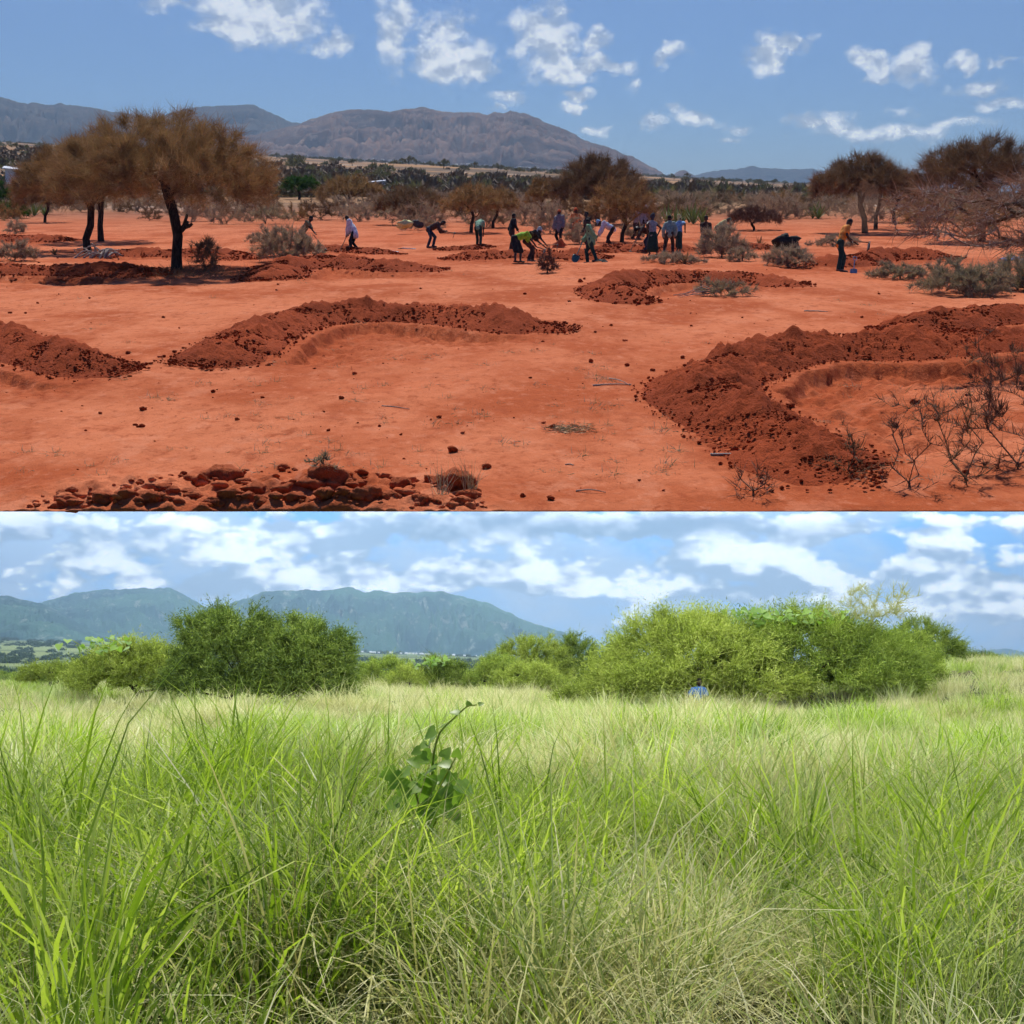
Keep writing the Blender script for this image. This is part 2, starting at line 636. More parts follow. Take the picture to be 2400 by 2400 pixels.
def bund_h(P, h, hw, x, y):
    d, s, p = near_path(P, x, y)
    tt = d / hw
    prof = np.clip(1 - tt, 0, 1)
    prof = prof * prof * (3 - 2 * prof) * .55 + .45 * np.clip(1 - tt * 1.05, 0, 1)
    tp = sst(p, -.02, .16) * (1 - sst(p, .80, 1.02))
    tp = .06 + .94 * tp
    return h * prof * tp, p, tt


for P, (pp, h, hw, dep, reach, lab) in zip(BP, BUNDS):
    L = np.linalg.norm(np.diff(P, axis=0), axis=1).sum()
    D = P[:, 1].mean()
    st = max(.045, D * .0026)
    ns, nt = int(L / st), max(14, int(2.5 * hw / st))
    Q = catmull(P, ns)
    tg = np.gradient(Q, axis=0)
    tg /= np.linalg.norm(tg, axis=1, keepdims=True)
    nn = np.stack([tg[:, 1], -tg[:, 0]], 1)
    # round ends: narrow the strip towards both tips
    sarr = np.linspace(0, 1, ns)
    wid = hw * 1.25 * np.clip(np.sqrt(np.clip(np.minimum(sarr, 1 - sarr) * L / hw + .02, 0, 1)), .12, 1)
    off = np.linspace(-1, 1, nt)
    XY = Q[:, None] + nn[:, None] * (off[None, :, None] * wid[:, None, None])
    x, y = XY[..., 0], XY[..., 1]
    hh, p, tt = bund_h(P, h, hw, x, y)
    rough = fbm(x * 2.4, y * 2.4, 7.0, o=3) * .12 + np.abs(fbm(x * 5.5, y * 5.5, 2.0, o=2)) * .11 + np.abs(fbm(x * 13, y * 13, 3.0, o=2)) * .07 - .04
    edge = np.clip((1 - np.abs(off)[None]) * 3.0, 0, 1)
    hh = hh * (1 + .30 * fbm(x * 1.1, y * 1.1, 4.0, o=2)) + rough * edge * np.clip(hh / (.5 * h) + .25, 0, 1) * (h / .42)
    endf = np.clip(np.minimum(sarr, 1 - sarr) * L / .55, 0, 1)[:, None]
    hh = hh * endf
    gr = np.where(tt > .97, np.minimum(ug(x, y) - .02, ug(x, y, pits=False)), ug(x, y, pits=False))
    z = gr + hh - .05 * (1 - edge) - .04 * (1 - endf)
    V3 = np.stack([x, y, z], -1)
    c = np.array([Q[len(Q) // 2, 0], Q[len(Q) // 2, 1], 0.0])
    c[2] = float(ug(c[0], c[1]))
    o = link('earth_bund', mesh_np('earth_bund', V3.reshape(-1, 3) - c, [grid_faces(ns, nt)], True, [M_DARK]), loc=c, label=lab, cat='earth bund', group='half-moon earth bunds on the red plain')
    n = int(min(5200, 230 * L * (24 / D) ** 1.2))
    si, oi = rng.random(n), np.clip(rng.normal(0, .62, n), -1.1, 1.1)
    ii = (si * (ns - 1)).astype(int)
    C = Q[ii] + nn[ii] * (oi * wid[ii])[:, None]
    hb = bund_h(P, h, hw, C[:, 0], C[:, 1])[0]
    zf = ug(C[:, 0], C[:, 1], pits=False) + hb + .015
    dd_ = near_path(P, C[:, 0], C[:, 1])[0]
    C, zf, oi = C[dd_ < hw * 1.12], zf[dd_ < hw * 1.12], oi[dd_ < hw * 1.12]
    n = len(C)
    inner = (oi > .95)
    zf = np.where(inner, ug(C[:, 0], C[:, 1]), zf)
    lo, hi = max(.007, D * .00055), min(.055, max(.028, D * .0016))
    ch = link('clods', clods(C - c[:2], n, lo, hi, zf - c[2]).mesh('clods', M_DARK), parent=o, kind='stuff')

# ------------------------------------------------------------------ mountains
def mountain(name, sil, Dc, D0, gf, mat, label, seed, amp=.42, back=1.25, ncol=None, fq=1.0):
    sil = np.array(sil, float)
    pxs = np.arange(sil[0, 0], sil[-1, 0] + 1, 3.0)
    py = np.interp(pxs, sil[:, 0], sil[:, 1])
    py = np.convolve(np.pad(py, 2, mode='edge'), np.ones(5) / 5, 'valid')
    py = py + 2.2 * fbm(pxs * .05, pxs * 0 + seed, o=3) + 1.0 * fbm(pxs * .2, pxs * 0 + seed, o=3)
    tr = np.concatenate([np.linspace(0, 1, 64), np.linspace(1, 1.35, 10)[1:]])[:, None]
    tx = ((pxs - 1200) / F)[None]
    wob = .06 * fbm(pxs * .012, pxs * 0 + seed + 3, o=2)[None]
    D = D0 + (Dc - D0) * (tr + wob * tr)
    zc = EYE + (HY - py[None]) / F * (D0 + (Dc - D0) * (1 + wob))
    zb = gf(tx * D0, np.full(tx.shape, float(D0))) - 15
    X = tx * D
    wx = X / (Dc * .075) * fq + 1.5 * fbm(X / (Dc * .10), D / (Dc * .05), seed, o=3)
    rd = 1 - np.abs(fbm(wx, D / (Dc * .055), seed, o=5, g=.55)) * 1.5
    sp = np.clip(tr, 0, 1)
    zg = gf(X, D + 0 * X) - 15
    Dcr = D0 + (Dc - D0) * (1 + wob)
    Hv = np.maximum(zc - (gf(tx * Dcr, Dcr) - 15), 5.0)          # height of the crest over the plain below it
    Z = zg + Hv * np.where(tr <= 1, sp ** 1.15, 1 - (tr - 1) * 1.6)
    Z = Z + amp * Hv * (rd - .72) * (4 * sp * (1 - sp)) ** .8
    lim = EYE + (zc - EYE) / (D0 + (Dc - D0) * (1 + wob)) * D
    Z = np.where(tr < 1, np.minimum(Z, lim - .02 * (1 - sp) * Hv), Z)
    Vv = np.stack([X, D + 0 * X, Z], -1)
    link(name, mesh_np(name, Vv.reshape(-1, 3), [grid_faces(*Vv.shape[:2])], True, [mat]), kind='structure', label=label)


def rock_mat(name, c0, c1, c2, sc):
    m, t, b = material(name)
    pos = t.new('ShaderNodeNewGeometry').outputs['Position']
    a = t.noise(pos, sc, 6, .62)
    f = t.noise(pos, sc * 7, 5, .7)
    col = t.mix(t.ss(a, .40, .60), c0, c1)
    col = t.mix(t.ss(f, .55, .68), col, c2)
    t.l.new(col, b.inputs['Base Color'])
    b.inputs['Specular IOR Level'].default_value = .05
    bp = t.new('ShaderNodeBump')
    bp.inputs['Strength'].default_value = .6
    bp.inputs['Distance'].default_value = 25
    t.l.new(t.noise(pos, sc * 5, 6, .7), bp.inputs['Height'])
    t.l.new(bp.outputs[0], b.inputs['Normal'])
    return m


M_UPM = rock_mat('dry_mountain', (.12, .070, .058), (.21, .125, .095), (.33, .22, .16), .0022)
M_UPM2 = rock_mat('dark_mountain', (.075, .060, .060), (.105, .080, .070), (.19, .135, .11), .0026)
M_LOM = rock_mat('green_mountain', (.018, .050, .036), (.050, .110, .060), (.20, .22, .17), .0016)
mountain('mountain', [(-140, 222), (0, 229), (62, 242), (174, 244), (224, 253), (265, 261), (330, 272), (420, 285), (520, 330), (600, 372)], 6600, 4700, ug, M_UPM2, 'low purple ridge behind the flat-topped acacia', 1.0)
mountain('mountain', [(300, 330), (350, 290), (400, 262), (439, 253), (497, 248), (560, 246), (596, 244), (629, 262), (662, 279), (704, 290), (760, 310), (860, 345)], 7400, 5600, ug, M_UPM2, 'steep blue-purple hill with a flat crest between ridge and massif', 2.0)
mountain('mountain', [(520, 345), (575, 318), (640, 306), (690, 296), (745, 273), (797, 258), (870, 255), (919, 259), (994, 248), (1031, 261), (1093, 263), (1143, 267), (1192, 261), (1230, 265), (1280, 286), (1329, 304), (1366, 325), (1428, 348), (1490, 369), (1540, 398), (1566, 416), (1600, 428)], 5600, 4300, ug, M_UPM, 'broad brown-purple mountain massif with a rocky crest above the far village', 3.0, amp=.5, fq=1.3)
mountain('mountain', [(1560, 424), (1585, 401), (1601, 396), (1620, 407), (1650, 424)], 5900, 5500, ug, M_UPM, 'small cone-shaped hill at the foot of the massif', 4.0)
mountain('mountain', [(1500, 418), (1560, 407), (1620, 412), (1660, 404), (1700, 398), (1769, 390), (1809, 396), (1845, 394), (1881, 395), (1960, 402), (2100, 404), (2250, 410), (2530, 408)], 9600, 8800, ug, M_UPM2, 'faint blue far mountain range behind the hillside trees', 5.0)
mountain('mountain', [(-140, 1392), (0, 1396), (37, 1400), (93, 1414), (143, 1436), (186, 1461), (242, 1490), (300, 1500)], 6200, 4600, lg, M_LOM, 'dark blue-green spur sloping down to the plain', 6.0)
mountain('mountain', [(20, 1440), (93, 1412), (124, 1402), (186, 1388), (248, 1381), (323, 1380), (391, 1376), (428, 1392), (460, 1411), (560, 1462), (640, 1490)], 8200, 6000, lg, M_LOM, 'long blue-green flat-backed mountain behind the dark spur', 7.0)
mountain('mountain', [(430, 1470), (500, 1435), (546, 1413), (621, 1384), (689, 1384), (720, 1382), (751, 1386), (820, 1374), (851, 1388), (882, 1382), (931, 1389), (987, 1389), (1031, 1384), (1081, 1396), (1149, 1414), (1200, 1440), (1256, 1464), (1324, 1483), (1374, 1503), (1420, 1524), (1460, 1538)], 7600, 5600, lg, M_LOM, 'big hazy green massif with many knolls behind the savanna bushes', 8.0, amp=.5, fq=1.3)
mountain('mountain', [(1395, 1530), (1420, 1512), (1440, 1507), (1470, 1525), (1490, 1535)], 8600, 8000, lg, M_LOM, 'tiny blue hill beside the end of the green massif', 9.0)
mountain('mountain', [(2150, 1538), (2243, 1514), (2280, 1526), (2355, 1520), (2420, 1530), (2530, 1524)], 11500, 10500, lg, M_LOM, 'faint blue range on the savanna skyline', 10.0)

# ------------------------------------------------------------------ savanna ground
m, t, b = material('savanna_ground')
pos = t.new('ShaderNodeNewGeometry').outputs['Position']
_, gy, _ = t.sep(pos)
near = t.mix(t.ss(t.noise(pos, 1.2, 5, .6), .4, .62), (.045, .060, .018), (.115, .105, .045))
fr = t.noise(t.v('MULTIPLY', pos, (.0016, .0055, 0)), 1.0, 4, .55)
fa = t.mix(t.ss(fr, .44, .56), (.060, .085, .030), (.210, .245, .085))
t.l.new(t.mix(t.ss(gy, 70, 250), near, fa), b.inputs['Base Color'])
b.inputs['Specular IOR Level'].default_value = .05
M_SAV = m
ys = np.concatenate([np.linspace(-16, 60, 150), np.geomspace(60, 14200, 110)[1:]])
cs = np.linspace(-1, 1, 130)
Xs = cs[None] * (np.maximum(ys, 0) * .66 + 14)[:, None]
Ys = ys[:, None] + 0 * Xs
Vv = np.stack([Xs, Ys, lg(Xs, Ys)], -1)
link('savanna_ground', mesh_np('savanna_ground', Vv.reshape(-1, 3), [grid_faces(*Vv.shape[:2])], True, [M_SAV]), kind='structure', label='level savanna ground under the grass')

# ------------------------------------------------------------------ cloudy sky over the savanna and, under the terrace, an unseen glowing ceiling added to light it
prof = [(12.6, .37 * 12.6 - 2.75 + EYE), (30, .37 * 30 - 2.75 + EYE), (100, .37 * 100 - 2.75 + EYE), (400, .37 * 400 - 2.75), (1500, 552), (4000, 1478), (6000, 2215),
        (7600, 2760), (9200, 3180), (10800, 3350), (12000, 3200), (12900, 2800), (13500, 2250), (13800, 1600), (13900, 900), (13950, 300), (13960, -260)]
prof = catmull(np.array(prof)[3:], 60).tolist()
prof = [(10.6, 3.16), (11.4, 3.36), (12.6, .37 * 12.6 - 2.75 + EYE), (20, .37 * 20 - 2.75 + EYE), (40, .37 * 40 - 2.75 + EYE), (80, .37 * 80 - 2.75 + EYE), (180, .37 * 180 - 2.75 + EYE)] + prof
prof = np.array(prof)
cs = np.linspace(-1, 1, 41)
Xd = cs[None] * (prof[:, :1] * .64 + 4)
Vv = np.stack([Xd, prof[:, :1] + 0 * Xd, prof[:, 1:] + 0 * Xd], -1)
m = bpy.data.materials.new('cloudy_sky')
m.use_nodes = True
t = NT(m.node_tree)
t.n.remove(t.n['Principled BSDF'])
em = t.new('ShaderNodeEmission')
geo = t.new('ShaderNodeNewGeometry')
rel = t.v('SUBTRACT', geo.outputs['Position'], (0, 0, EYE))
rx, ry, rz = t.sep(rel)
U, V = t.m('DIVIDE', rx, ry), t.m('DIVIDE', rz, ry)
uv = t.comb(U, V, 0.0)


def luv(px, py):
    return ((px - 1200) / F, (HY - py) / F, 0)


def blobs(lst, vec):
    fl = None
    for (cx, cy, hw, hh, sg) in lst:
        d = t.v('MULTIPLY', t.v('SUBTRACT', vec, luv(cx, cy)), (F / hw, F / hh, 0))
        q = t.m('MULTIPLY', t.m('EXPONENT', t.m('MULTIPLY', t.v('DOT_PRODUCT', d, d), -1.0)), sg)
        fl = q if fl is None else t.m('ADD', fl, q)
    return fl


wv = t.v('ADD', uv, t.v('SCALE', t.v('SUBTRACT', t.noise(uv, 18, 4, .6, color=True), (.5, .5, .5)), .03))
cu = t.v('MULTIPLY', uv, (1, 1.9, 1))


def cum(off):
    q = t.v('ADD', cu, off)
    h = t.noise(q, 9.0, 4, .5, .1)
    wq = t.v('ADD', q, t.v('SCALE', t.noise(q, 40, 3, .6, color=True), .012))
    for s_, a_ in ((17, .30), (38, .17), (85, .10)):
        vn = t.new('ShaderNodeTexVoronoi', feature='SMOOTH_F1')
        vn.inputs['Scale'].default_value = s_
        vn.inputs['Smoothness'].default_value = .35
        t.put(vn.inputs['Vector'], wq)
        h = t.m('MULTIPLY_ADD', t.m('SUBTRACT', .45, vn.outputs['Distance']), a_, h)
    return h


na_, nb_, nc_ = cum((0, 0, 0)), cum((.005, .022, 0)), cum((.016, .060, 0))
# cumulus heaps standing in the sky: photograph px, half sizes, weight
CUM = [(800, 1268, 105, 62, 1.1), (655, 1248, 62, 52, .9), (470, 1372, 105, 30, .9), (640, 1362, 120, 30, .8), (860, 1345, 150, 42, .8), (260, 1282, 150, 58, .7), (110, 1330, 120, 40, .5), (1010, 1372, 130, 30, .7),
       (1150, 1330, 130, 38, .7), (1320, 1365, 120, 30, .6), (1480, 1325, 140, 44, .8), (1690, 1300, 150, 50, .9), (1870, 1345, 150, 42, .8), (1600, 1395, 160, 26, .7), (1830, 1408, 170, 26, .7), (2215, 1288, 80, 56, 1.05), (2130, 1345, 90, 34, .8), (2335, 1370, 120, 40, 1.0),
       (2050, 1425, 160, 24, .6), (2330, 1440, 150, 22, .5), (1900, 1228, 190, 34, .8), (1560, 1232, 150, 34, .7), (1270, 1222, 300, 40, .9), (1000, 1240, 130, 40, .6), (2330, 1225, 110, 26, .6), (420, 1225, 120, 34, .6), (60, 1235, 120, 40, .5)]
wsum = lsum = None
for (cx, cy, hw, hh, sg) in CUM:
    d = t.v('MULTIPLY', t.v('SUBTRACT', wv, luv(cx, cy)), (F / hw, F / hh, 0))
    q = t.m('MULTIPLY', t.m('EXPONENT', t.m('MULTIPLY', t.v('DOT_PRODUCT', d, d), -1.0)), sg)
    v_ = t.m('MULTIPLY', q, t.sep(d)[1])
    wsum = q if wsum is None else t.m('ADD', wsum, q)
    lsum = v_ if lsum is None else t.m('ADD', lsum, v_)
rise = t.m('DIVIDE', lsum, t.m('ADD', wsum, .08))
den = t.m('ADD', wsum, t.m('MULTIPLY', t.m('SUBTRACT', na_, .5), 2.6))
cov = t.ss(den, .10, .40)
sh = t.m('ADD', t.m('MULTIPLY', t.m('SUBTRACT', na_, nb_), 6.0), t.m('MULTIPLY', t.m('SUBTRACT', na_, nc_), 2.4))
litl = t.ss(t.m('ADD', t.m('MULTIPLY', sh, .75), t.m('MULTIPLY', rise, .55)), -.62, .85)  # bright tops and grey bases of the heaps painted into their colour
grey = t.m('MINIMUM', blobs([(1250, 1232, 330, 40, 1.0), (1600, 1235, 200, 30, .7), (1900, 1240, 170, 24, .6), (90, 1250, 170, 60, .6), (1000, 1250, 130, 40, .5), (330, 1290, 110, 50, .35)], wv), 1.0)
dark = t.mix(litl, (.13, .17, .25), (.46, .50, .58))
white = t.mix(litl, (.30, .37, .50), (1.50, 1.50, 1.47))
ccol = t.mix(grey, white, dark)
ccol = t.mix(t.ss(V, .07, -.01, 0, .75), ccol, (.46, .57, .74))
blue = t.mix(t.ss(V, .0, .14), (.30, .52, .84), (.03, .34, .90))
# a thin grey-blue layer veils most of the blue
veil = t.m('MULTIPLY', t.ss(t.m('ADD', t.noise(cu, 7.0, 5, .6), blobs([(690, 1205, 70, 45, -.5), (2130, 1262, 190, 50, -.28), (2340, 1305, 150, 34, -.3), (1440, 1222, 60, 26, -.2)], wv)), .34, .56), .85)
blue = t.mix(veil, blue, t.mix(t.noise(cu, 16, 5, .6), (.26, .35, .52), (.66, .73, .86)))
scol = t.mix(cov, blue, ccol)
t.l.new(scol, em.inputs['Color'])
# glow raised overhead to light the savanna (CIE overcast law): three times the horizon's at the zenith
nz = t.m('ABSOLUTE', t.sep(geo.outputs['Normal'])[2])
t.l.new(t.m('MULTIPLY_ADD', nz, 2.0, 1.0), em.inputs['Strength'])
t.l.new(em.outputs[0], t.n['Material Output'].inputs['Surface'])
m.cycles.emission_sampling = 'NONE'
M_WALL = m
m = bpy.data.materials.new('light_vault')  # unseen ceiling glow, added to light the savanna that the terrace shades
m.use_nodes = True
t = NT(m.node_tree)
t.n.remove(t.n['Principled BSDF'])
em = t.new('ShaderNodeEmission')
em.inputs['Color'].default_value = (.86, .91, .97, 1)
nz = t.m('ABSOLUTE', t.sep(t.new('ShaderNodeNewGeometry').outputs['Normal'])[2])
t.l.new(t.m('MULTIPLY_ADD', nz, 2.0, 1.0), em.inputs['Strength'])
t.l.new(em.outputs[0], t.n['Material Output'].inputs['Surface'])
gf_ = grid_faces(*Vv.shape[:2])
zc_ = Vv.reshape(-1, 3)[gf_].mean(1)
mi = ((zc_[:, 2] - EYE) / zc_[:, 1] < .165).astype(int)          # the part of the vault low over the far plain carries the clouds
mi[zc_[:, 1] < 5000] = 0
link('sky', mesh_np('sky', Vv.reshape(-1, 3), [gf_], True, [m, M_WALL], mi), kind='structure', label='cloudy sky over the savanna with an added glowing ceiling out of view')

# ------------------------------------------------------------------ fair-weather clouds over the hillside: a thin layer far beyond the mountains
m = bpy.data.materials.new('fair_weather_clouds')
m.use_nodes = True
t = NT(m.node_tree)
t.n.remove(t.n['Principled BSDF'])
rel = t.v('SUBTRACT', t.new('ShaderNodeNewGeometry').outputs['Position'], (0, 0, EYE))
rot = t.new('ShaderNodeVectorRotate', rotation_type='X_AXIS')
t.put(rot.inputs['Vector'], rel)
rot.inputs['Angle'].default_value = -TILT
hv = rot.outputs[0]
sx, sy, sz = t.sep(hv)
inv = t.m('DIVIDE', 1.0, sy)
U, V = t.m('MULTIPLY', sx, inv), t.m('MULTIPLY', sz, inv)
uv = t.comb(U, V, 0.0)
warp = t.noise(t.v('MULTIPLY', uv, (1, 1.5, 1)), 26, 3, 0.6, color=True)
uvw = t.v('ADD', uv, t.v('SCALE', t.v('SUBTRACT', warp, (0.5, 0.5, 0.5)), 0.035))
# clouds: photograph px, half sizes, strength
CL = [(600, 25, 140, 55, 1.0), (560, 60, 100, 26, .9), (680, 55, 70, 36, .8), (430, 8, 90, 20, .6),
      (790, 95, 55, 22, .75), (915, 85, 38, 62, .9), (950, 40, 30, 45, .75), (1060, 130, 85, 48, 1.0),
      (1040, 60, 60, 45, .7), (1120, 150, 40, 22, .8), (1275, 85, 72, 62, 1.05), (1300, 150, 70, 32, .95),
      (1250, 55, 40, 40, .8), (1403, 96, 34, 24, .75), (1415, 152, 64, 26, .9), (1575, 125, 45, 20, .7),
      (1545, 133, 22, 12, .5), (1790, 145, 50, 34, .85), (1835, 105, 60, 22, .8), (1875, 98, 26, 14, .6), (2025, 135, 46, 20, .75),
      (2060, 165, 26, 22, .7), (2140, 165, 52, 46, .8), (2265, 142, 34, 17, .8), (2360, 149, 40, 9, .5),
      (2290, 207, 70, 20, .75), (2340, 245, 90, 22, .7), (1358, 210, 32, 13, .75), (1358, 244, 32, 15, .7),
      (1484, 202, 20, 20, .6), (1190, 232, 40, 20, .7), (1585, 260, 26, 12, .65), (1630, 275, 60, 16, .7),
      (1910, 278, 70, 22, .8), (1960, 305, 110, 16, .55), (2110, 262, 45, 12, .5), (2100, 310, 110, 14, .5),
      (1520, 292, 60, 12, .5), (1700, 330, 30, 10, .5), (1735, 300, 34, 14, .55), (1400, 300, 60, 10, .35),
      (2240, 292, 90, 10, .45), (1160, 265, 34, 9, .6)]
fld = None
for (cx, cy, hw, hh, stg) in CL:
    u0, v0 = px_uv(cx, cy)
    d = t.v('MULTIPLY', t.v('SUBTRACT', uvw, (u0, v0, 0)), (F / hw / 1.3, F / hh / 1.3, 0))
    q = t.m('MULTIPLY_ADD', t.v('LENGTH', d), -stg, stg)
    fld = q if fld is None else t.m('MAXIMUM', fld, q)
n1 = t.noise(t.v('MULTIPLY', uv, (1, 1.35, 1)), 30, 7, 0.62)
n2 = t.noise(t.v('ADD', t.v('MULTIPLY', uv, (1, 1.35, 1)), (0.002, 0.011, 0)), 30, 7, 0.62)
dens = t.m('ADD', fld, t.m('MULTIPLY', t.m('SUBTRACT', n1, 0.5), 1.55))
cov = t.ss(dens, 0.08, 0.62)
cov = t.m('MULTIPLY', cov, t.ss(V, 0.0, 0.06, .85, 0.97))
lit = t.ss(t.m('SUBTRACT', n1, n2), -0.09, 0.09)  # cloud lighting painted into the colour from the noise slope
ccol = t.mix(lit, (.62, .69, .82), (1.45, 1.46, 1.45))
em = t.new('ShaderNodeEmission')
t.l.new(ccol, em.inputs['Color'])
ms = t.new('ShaderNodeMixShader')
t.l.new(cov, ms.inputs[0])
t.l.new(t.new('ShaderNodeBsdfTransparent').outputs[0], ms.inputs[1])
t.l.new(em.outputs[0], ms.inputs[2])
t.l.new(ms.outputs[0], t.n['Material Output'].inputs['Surface'])
m.cycles.emission_sampling = 'NONE'
cc_, rr_ = np.linspace(-.60, .60, 25), np.linspace(0, 1, 13)
D_ = 15000.0
XX, RR = np.meshgrid(cc_, rr_)
YY = D_ * (1 - .12 * XX ** 2)
ZZ = EYE + D_ * (.40 + .34 * RR)
link('sky', mesh_np('sky', np.stack([XX * D_, YY, ZZ], -1).reshape(-1, 3), [grid_faces(13, 25)], True, [m]), kind='structure', label='scattered fair-weather clouds over the red hillside')

# ------------------------------------------------------------------ vegetation
def leaf_mat(name, cols, trans=.0, rough=.8, spec=.2, tint=(1.0, 1.1, .55)):
    """colour varies from piece to piece"""
    m, t, b = material(name)
    ri = t.new('ShaderNodeNewGeometry').outputs['Random Per Island']
    oi = t.new('ShaderNodeObjectInfo').outputs['Random']
    pos = t.new('ShaderNodeNewGeometry').outputs['Position']
    r = t.new('ShaderNodeValToRGB')
    el = r.color_ramp.elements
    n = len(cols)
    while len(el) < n:
        el.new(.5)
    for i, c in enumerate(cols):
        el[i].position = i / max(1, n - 1)
        el[i].color = (*c, 1)
    f = t.m('ADD', t.m('MULTIPLY', ri, .62), t.m('ADD', t.m('MULTIPLY', oi, .18), t.m('MULTIPLY', t.m('SUBTRACT', t.noise(pos, .9, 2, .5), .5), .9)))
    t.put(r.inputs[0], t.m('ADD', f, .1))
    t.l.new(r.outputs[0], b.inputs['Base Color'])
    b.inputs['Roughness'].default_value = rough
    b.inputs['Specular IOR Level'].default_value = spec
    if trans > 0:
        tr = t.new('ShaderNodeBsdfTranslucent')
        t.l.new(t.mix(1.0, r.outputs[0], tint, 'MULTIPLY'), tr.inputs['Color'])
        ms = t.new('ShaderNodeMixShader')
        ms.inputs[0].default_value = trans
        t.l.new(b.outputs[0], ms.inputs[1])
        t.l.new(tr.outputs[0], ms.inputs[2])
        t.l.new(ms.outputs[0], t.n['Material Output'].inputs['Surface'])
    return m


def bark_mat(name, c0, c1):
    m, t, b = material(name)
    pos = t.new('ShaderNodeTexCoord').outputs['Object']
    n = t.noise(t.v('MULTIPLY', pos, (1, 1, .25)), 16, 5, .7)
    t.l.new(t.mix(t.ss(n, .4, .62), c0, c1), b.inputs['Base Color'])
    bp = t.new('ShaderNodeBump')
    bp.inputs['Strength'].default_value = .8
    bp.inputs['Distance'].default_value = .03
    t.l.new(n, bp.inputs['Height'])
    t.l.new(bp.outputs[0], b.inputs['Normal'])
    b.inputs['Specular IOR Level'].default_value = .1
    return m


M_BARK = bark_mat('dark_bark', (.030, .020, .015), (.075, .050, .036))
M_BARK2 = bark_mat('brown_bark', (.075, .045, .028), (.15, .095, .06))
M_TWIG = leaf_mat('dry_acacia_twigs', [(.10, .058, .026), (.25, .145, .065), (.36, .22, .105), (.30, .215, .085), (.56, .36, .20)], .3, tint=(1, .9, .75))
M_TWIGD = leaf_mat('dark_dry_twigs', [(.11, .070, .042), (.18, .115, .066), (.23, .150, .085), (.27, .175, .10)], .25, tint=(1, .9, .75))
M_GREY = leaf_mat('grey_dry_twigs', [(.22, .155, .11), (.33, .24, .165), (.41, .31, .22), (.46, .37, .27), (.30, .25, .14)], .25, tint=(1, .9, .75))
M_OLIVE = leaf_mat('grey_green_twigs', [(.22, .18, .12), (.32, .265, .18), (.41, .345, .25), (.24, .225, .11)], .25, tint=(1, .95, .7))
M_GTREE = leaf_mat('green_crown', [(.028, .070, .014), (.050, .115, .022), (.085, .160, .030)], .25)
M_YELLOW = leaf_mat('yellow_green_sprays', [(.085, .115, .020), (.22, .28, .042), (.41, .48, .085), (.64, .68, .18)], .30)
M_MID = leaf_mat('green_sprays', [(.050, .085, .014), (.16, .23, .034), (.33, .42, .068), (.54, .60, .14)], .30)
M_DEEP = leaf_mat('deep_green_sprays', [(.030, .055, .010), (.10, .155, .026), (.24, .32, .055), (.46, .53, .12)], .28)
M_BROAD = leaf_mat('broad_leaves', [(.15, .27, .040), (.25, .40, .062), (.38, .54, .11)], .5, .4, .5)
M_AGAVE = leaf_mat('sisal_leaves', [(.070, .120, .040), (.120, .190, .060), (.17, .24, .09)], .1, .5, .4)
M_DEAD = leaf_mat('bleached_wood', [(.22, .18, .15), (.34, .29, .25), (.43, .37, .32)])
M_STRAW = leaf_mat('straw', [(.34, .25, .13), (.50, .39, .22), (.60, .50, .32)])
M_THORN = leaf_mat('white_thorns', [(.42, .34, .27), (.60, .52, .44), (.72, .66, .58)])
M_REDTW = leaf_mat('red_brown_twigs', [(.115, .056, .034), (.19, .098, .062), (.25, .140, .092)])


def ribbons(P, D, L, W, seg=2, bend=.35, up=0.0, r=rng):
    """thin tapered bent strips from P along D; returns V, quads, tris"""
    n = len(P)
    D = D / (np.linalg.norm(D, axis=1, keepdims=True) + 1e-9)
    B = r.normal(size=(n, 3))
    B -= (B * D).sum(1, keepdims=True) * D
    B /= np.linalg.norm(B, axis=1, keepdims=True) + 1e-9
    C = r.normal(size=(n, 3)) * bend
    C[:, 2] += up
    ts = np.linspace(0, 1, seg + 1)
    rows = []
    for k, q in enumerate(ts):
        c = P + D * (L * q)[:, None] + C * (L * q * q)[:, None] * .6
        if k < seg:
            wv = (W * (1 - q * .75))[:, None] * B * .5
            rows += [c - wv, c + wv]
        else:
            rows += [c]
    Vv = np.stack(rows, 1).reshape(-1, 3)
    m_ = 2 * seg + 1
    base = np.arange(n)[:, None] * m_
    q4 = np.concatenate([base + np.array([[2 * k, 2 * k + 1, 2 * k + 3, 2 * k + 2]]) for k in range(seg - 1)]) if seg > 1 else np.zeros((0, 4), int)
    t3 = base + np.array([[2 * seg - 2, 2 * seg - 1, 2 * seg]])
    return Vv, q4, t3


def grow(pts, start, r, step=.35, pw=.42):
    """branch skeleton reaching every point; start: list of nodes already chained"""
    nodes = [np.array(s, float) for s in start]
    par = list(range(-1, len(start) - 1))
    plen = [0.0]
    for k in range(1, len(nodes)):
        plen.append(plen[-1] + np.linalg.norm(nodes[k] - nodes[k - 1]))
    fixed = len(nodes)
    pts = pts[np.argsort(np.linalg.norm(pts - nodes[-1], axis=1))]
    N = np.array(nodes)
    for p in pts:
        d = np.linalg.norm(N - p, axis=1)
        cost = d + pw * np.array(plen)
        cost[:max(0, fixed - 2)] += 1.5
        k = int(np.argmin(cost))
        nseg = max(1, int(d[k] / step))
        a = N[k]
        prev = k
        wob = r.normal(size=3) * .10 * d[k]
        new = []
        for s in range(1, nseg + 1):
            q = s / nseg
            c = a + (p - a) * q + wob * math.sin(q * math.pi)
            new.append(c)
            par.append(prev)
            plen.append(plen[prev] + d[k] / nseg)
            prev = len(plen) - 1
        N = np.vstack([N, new])
    return N, np.array(par)


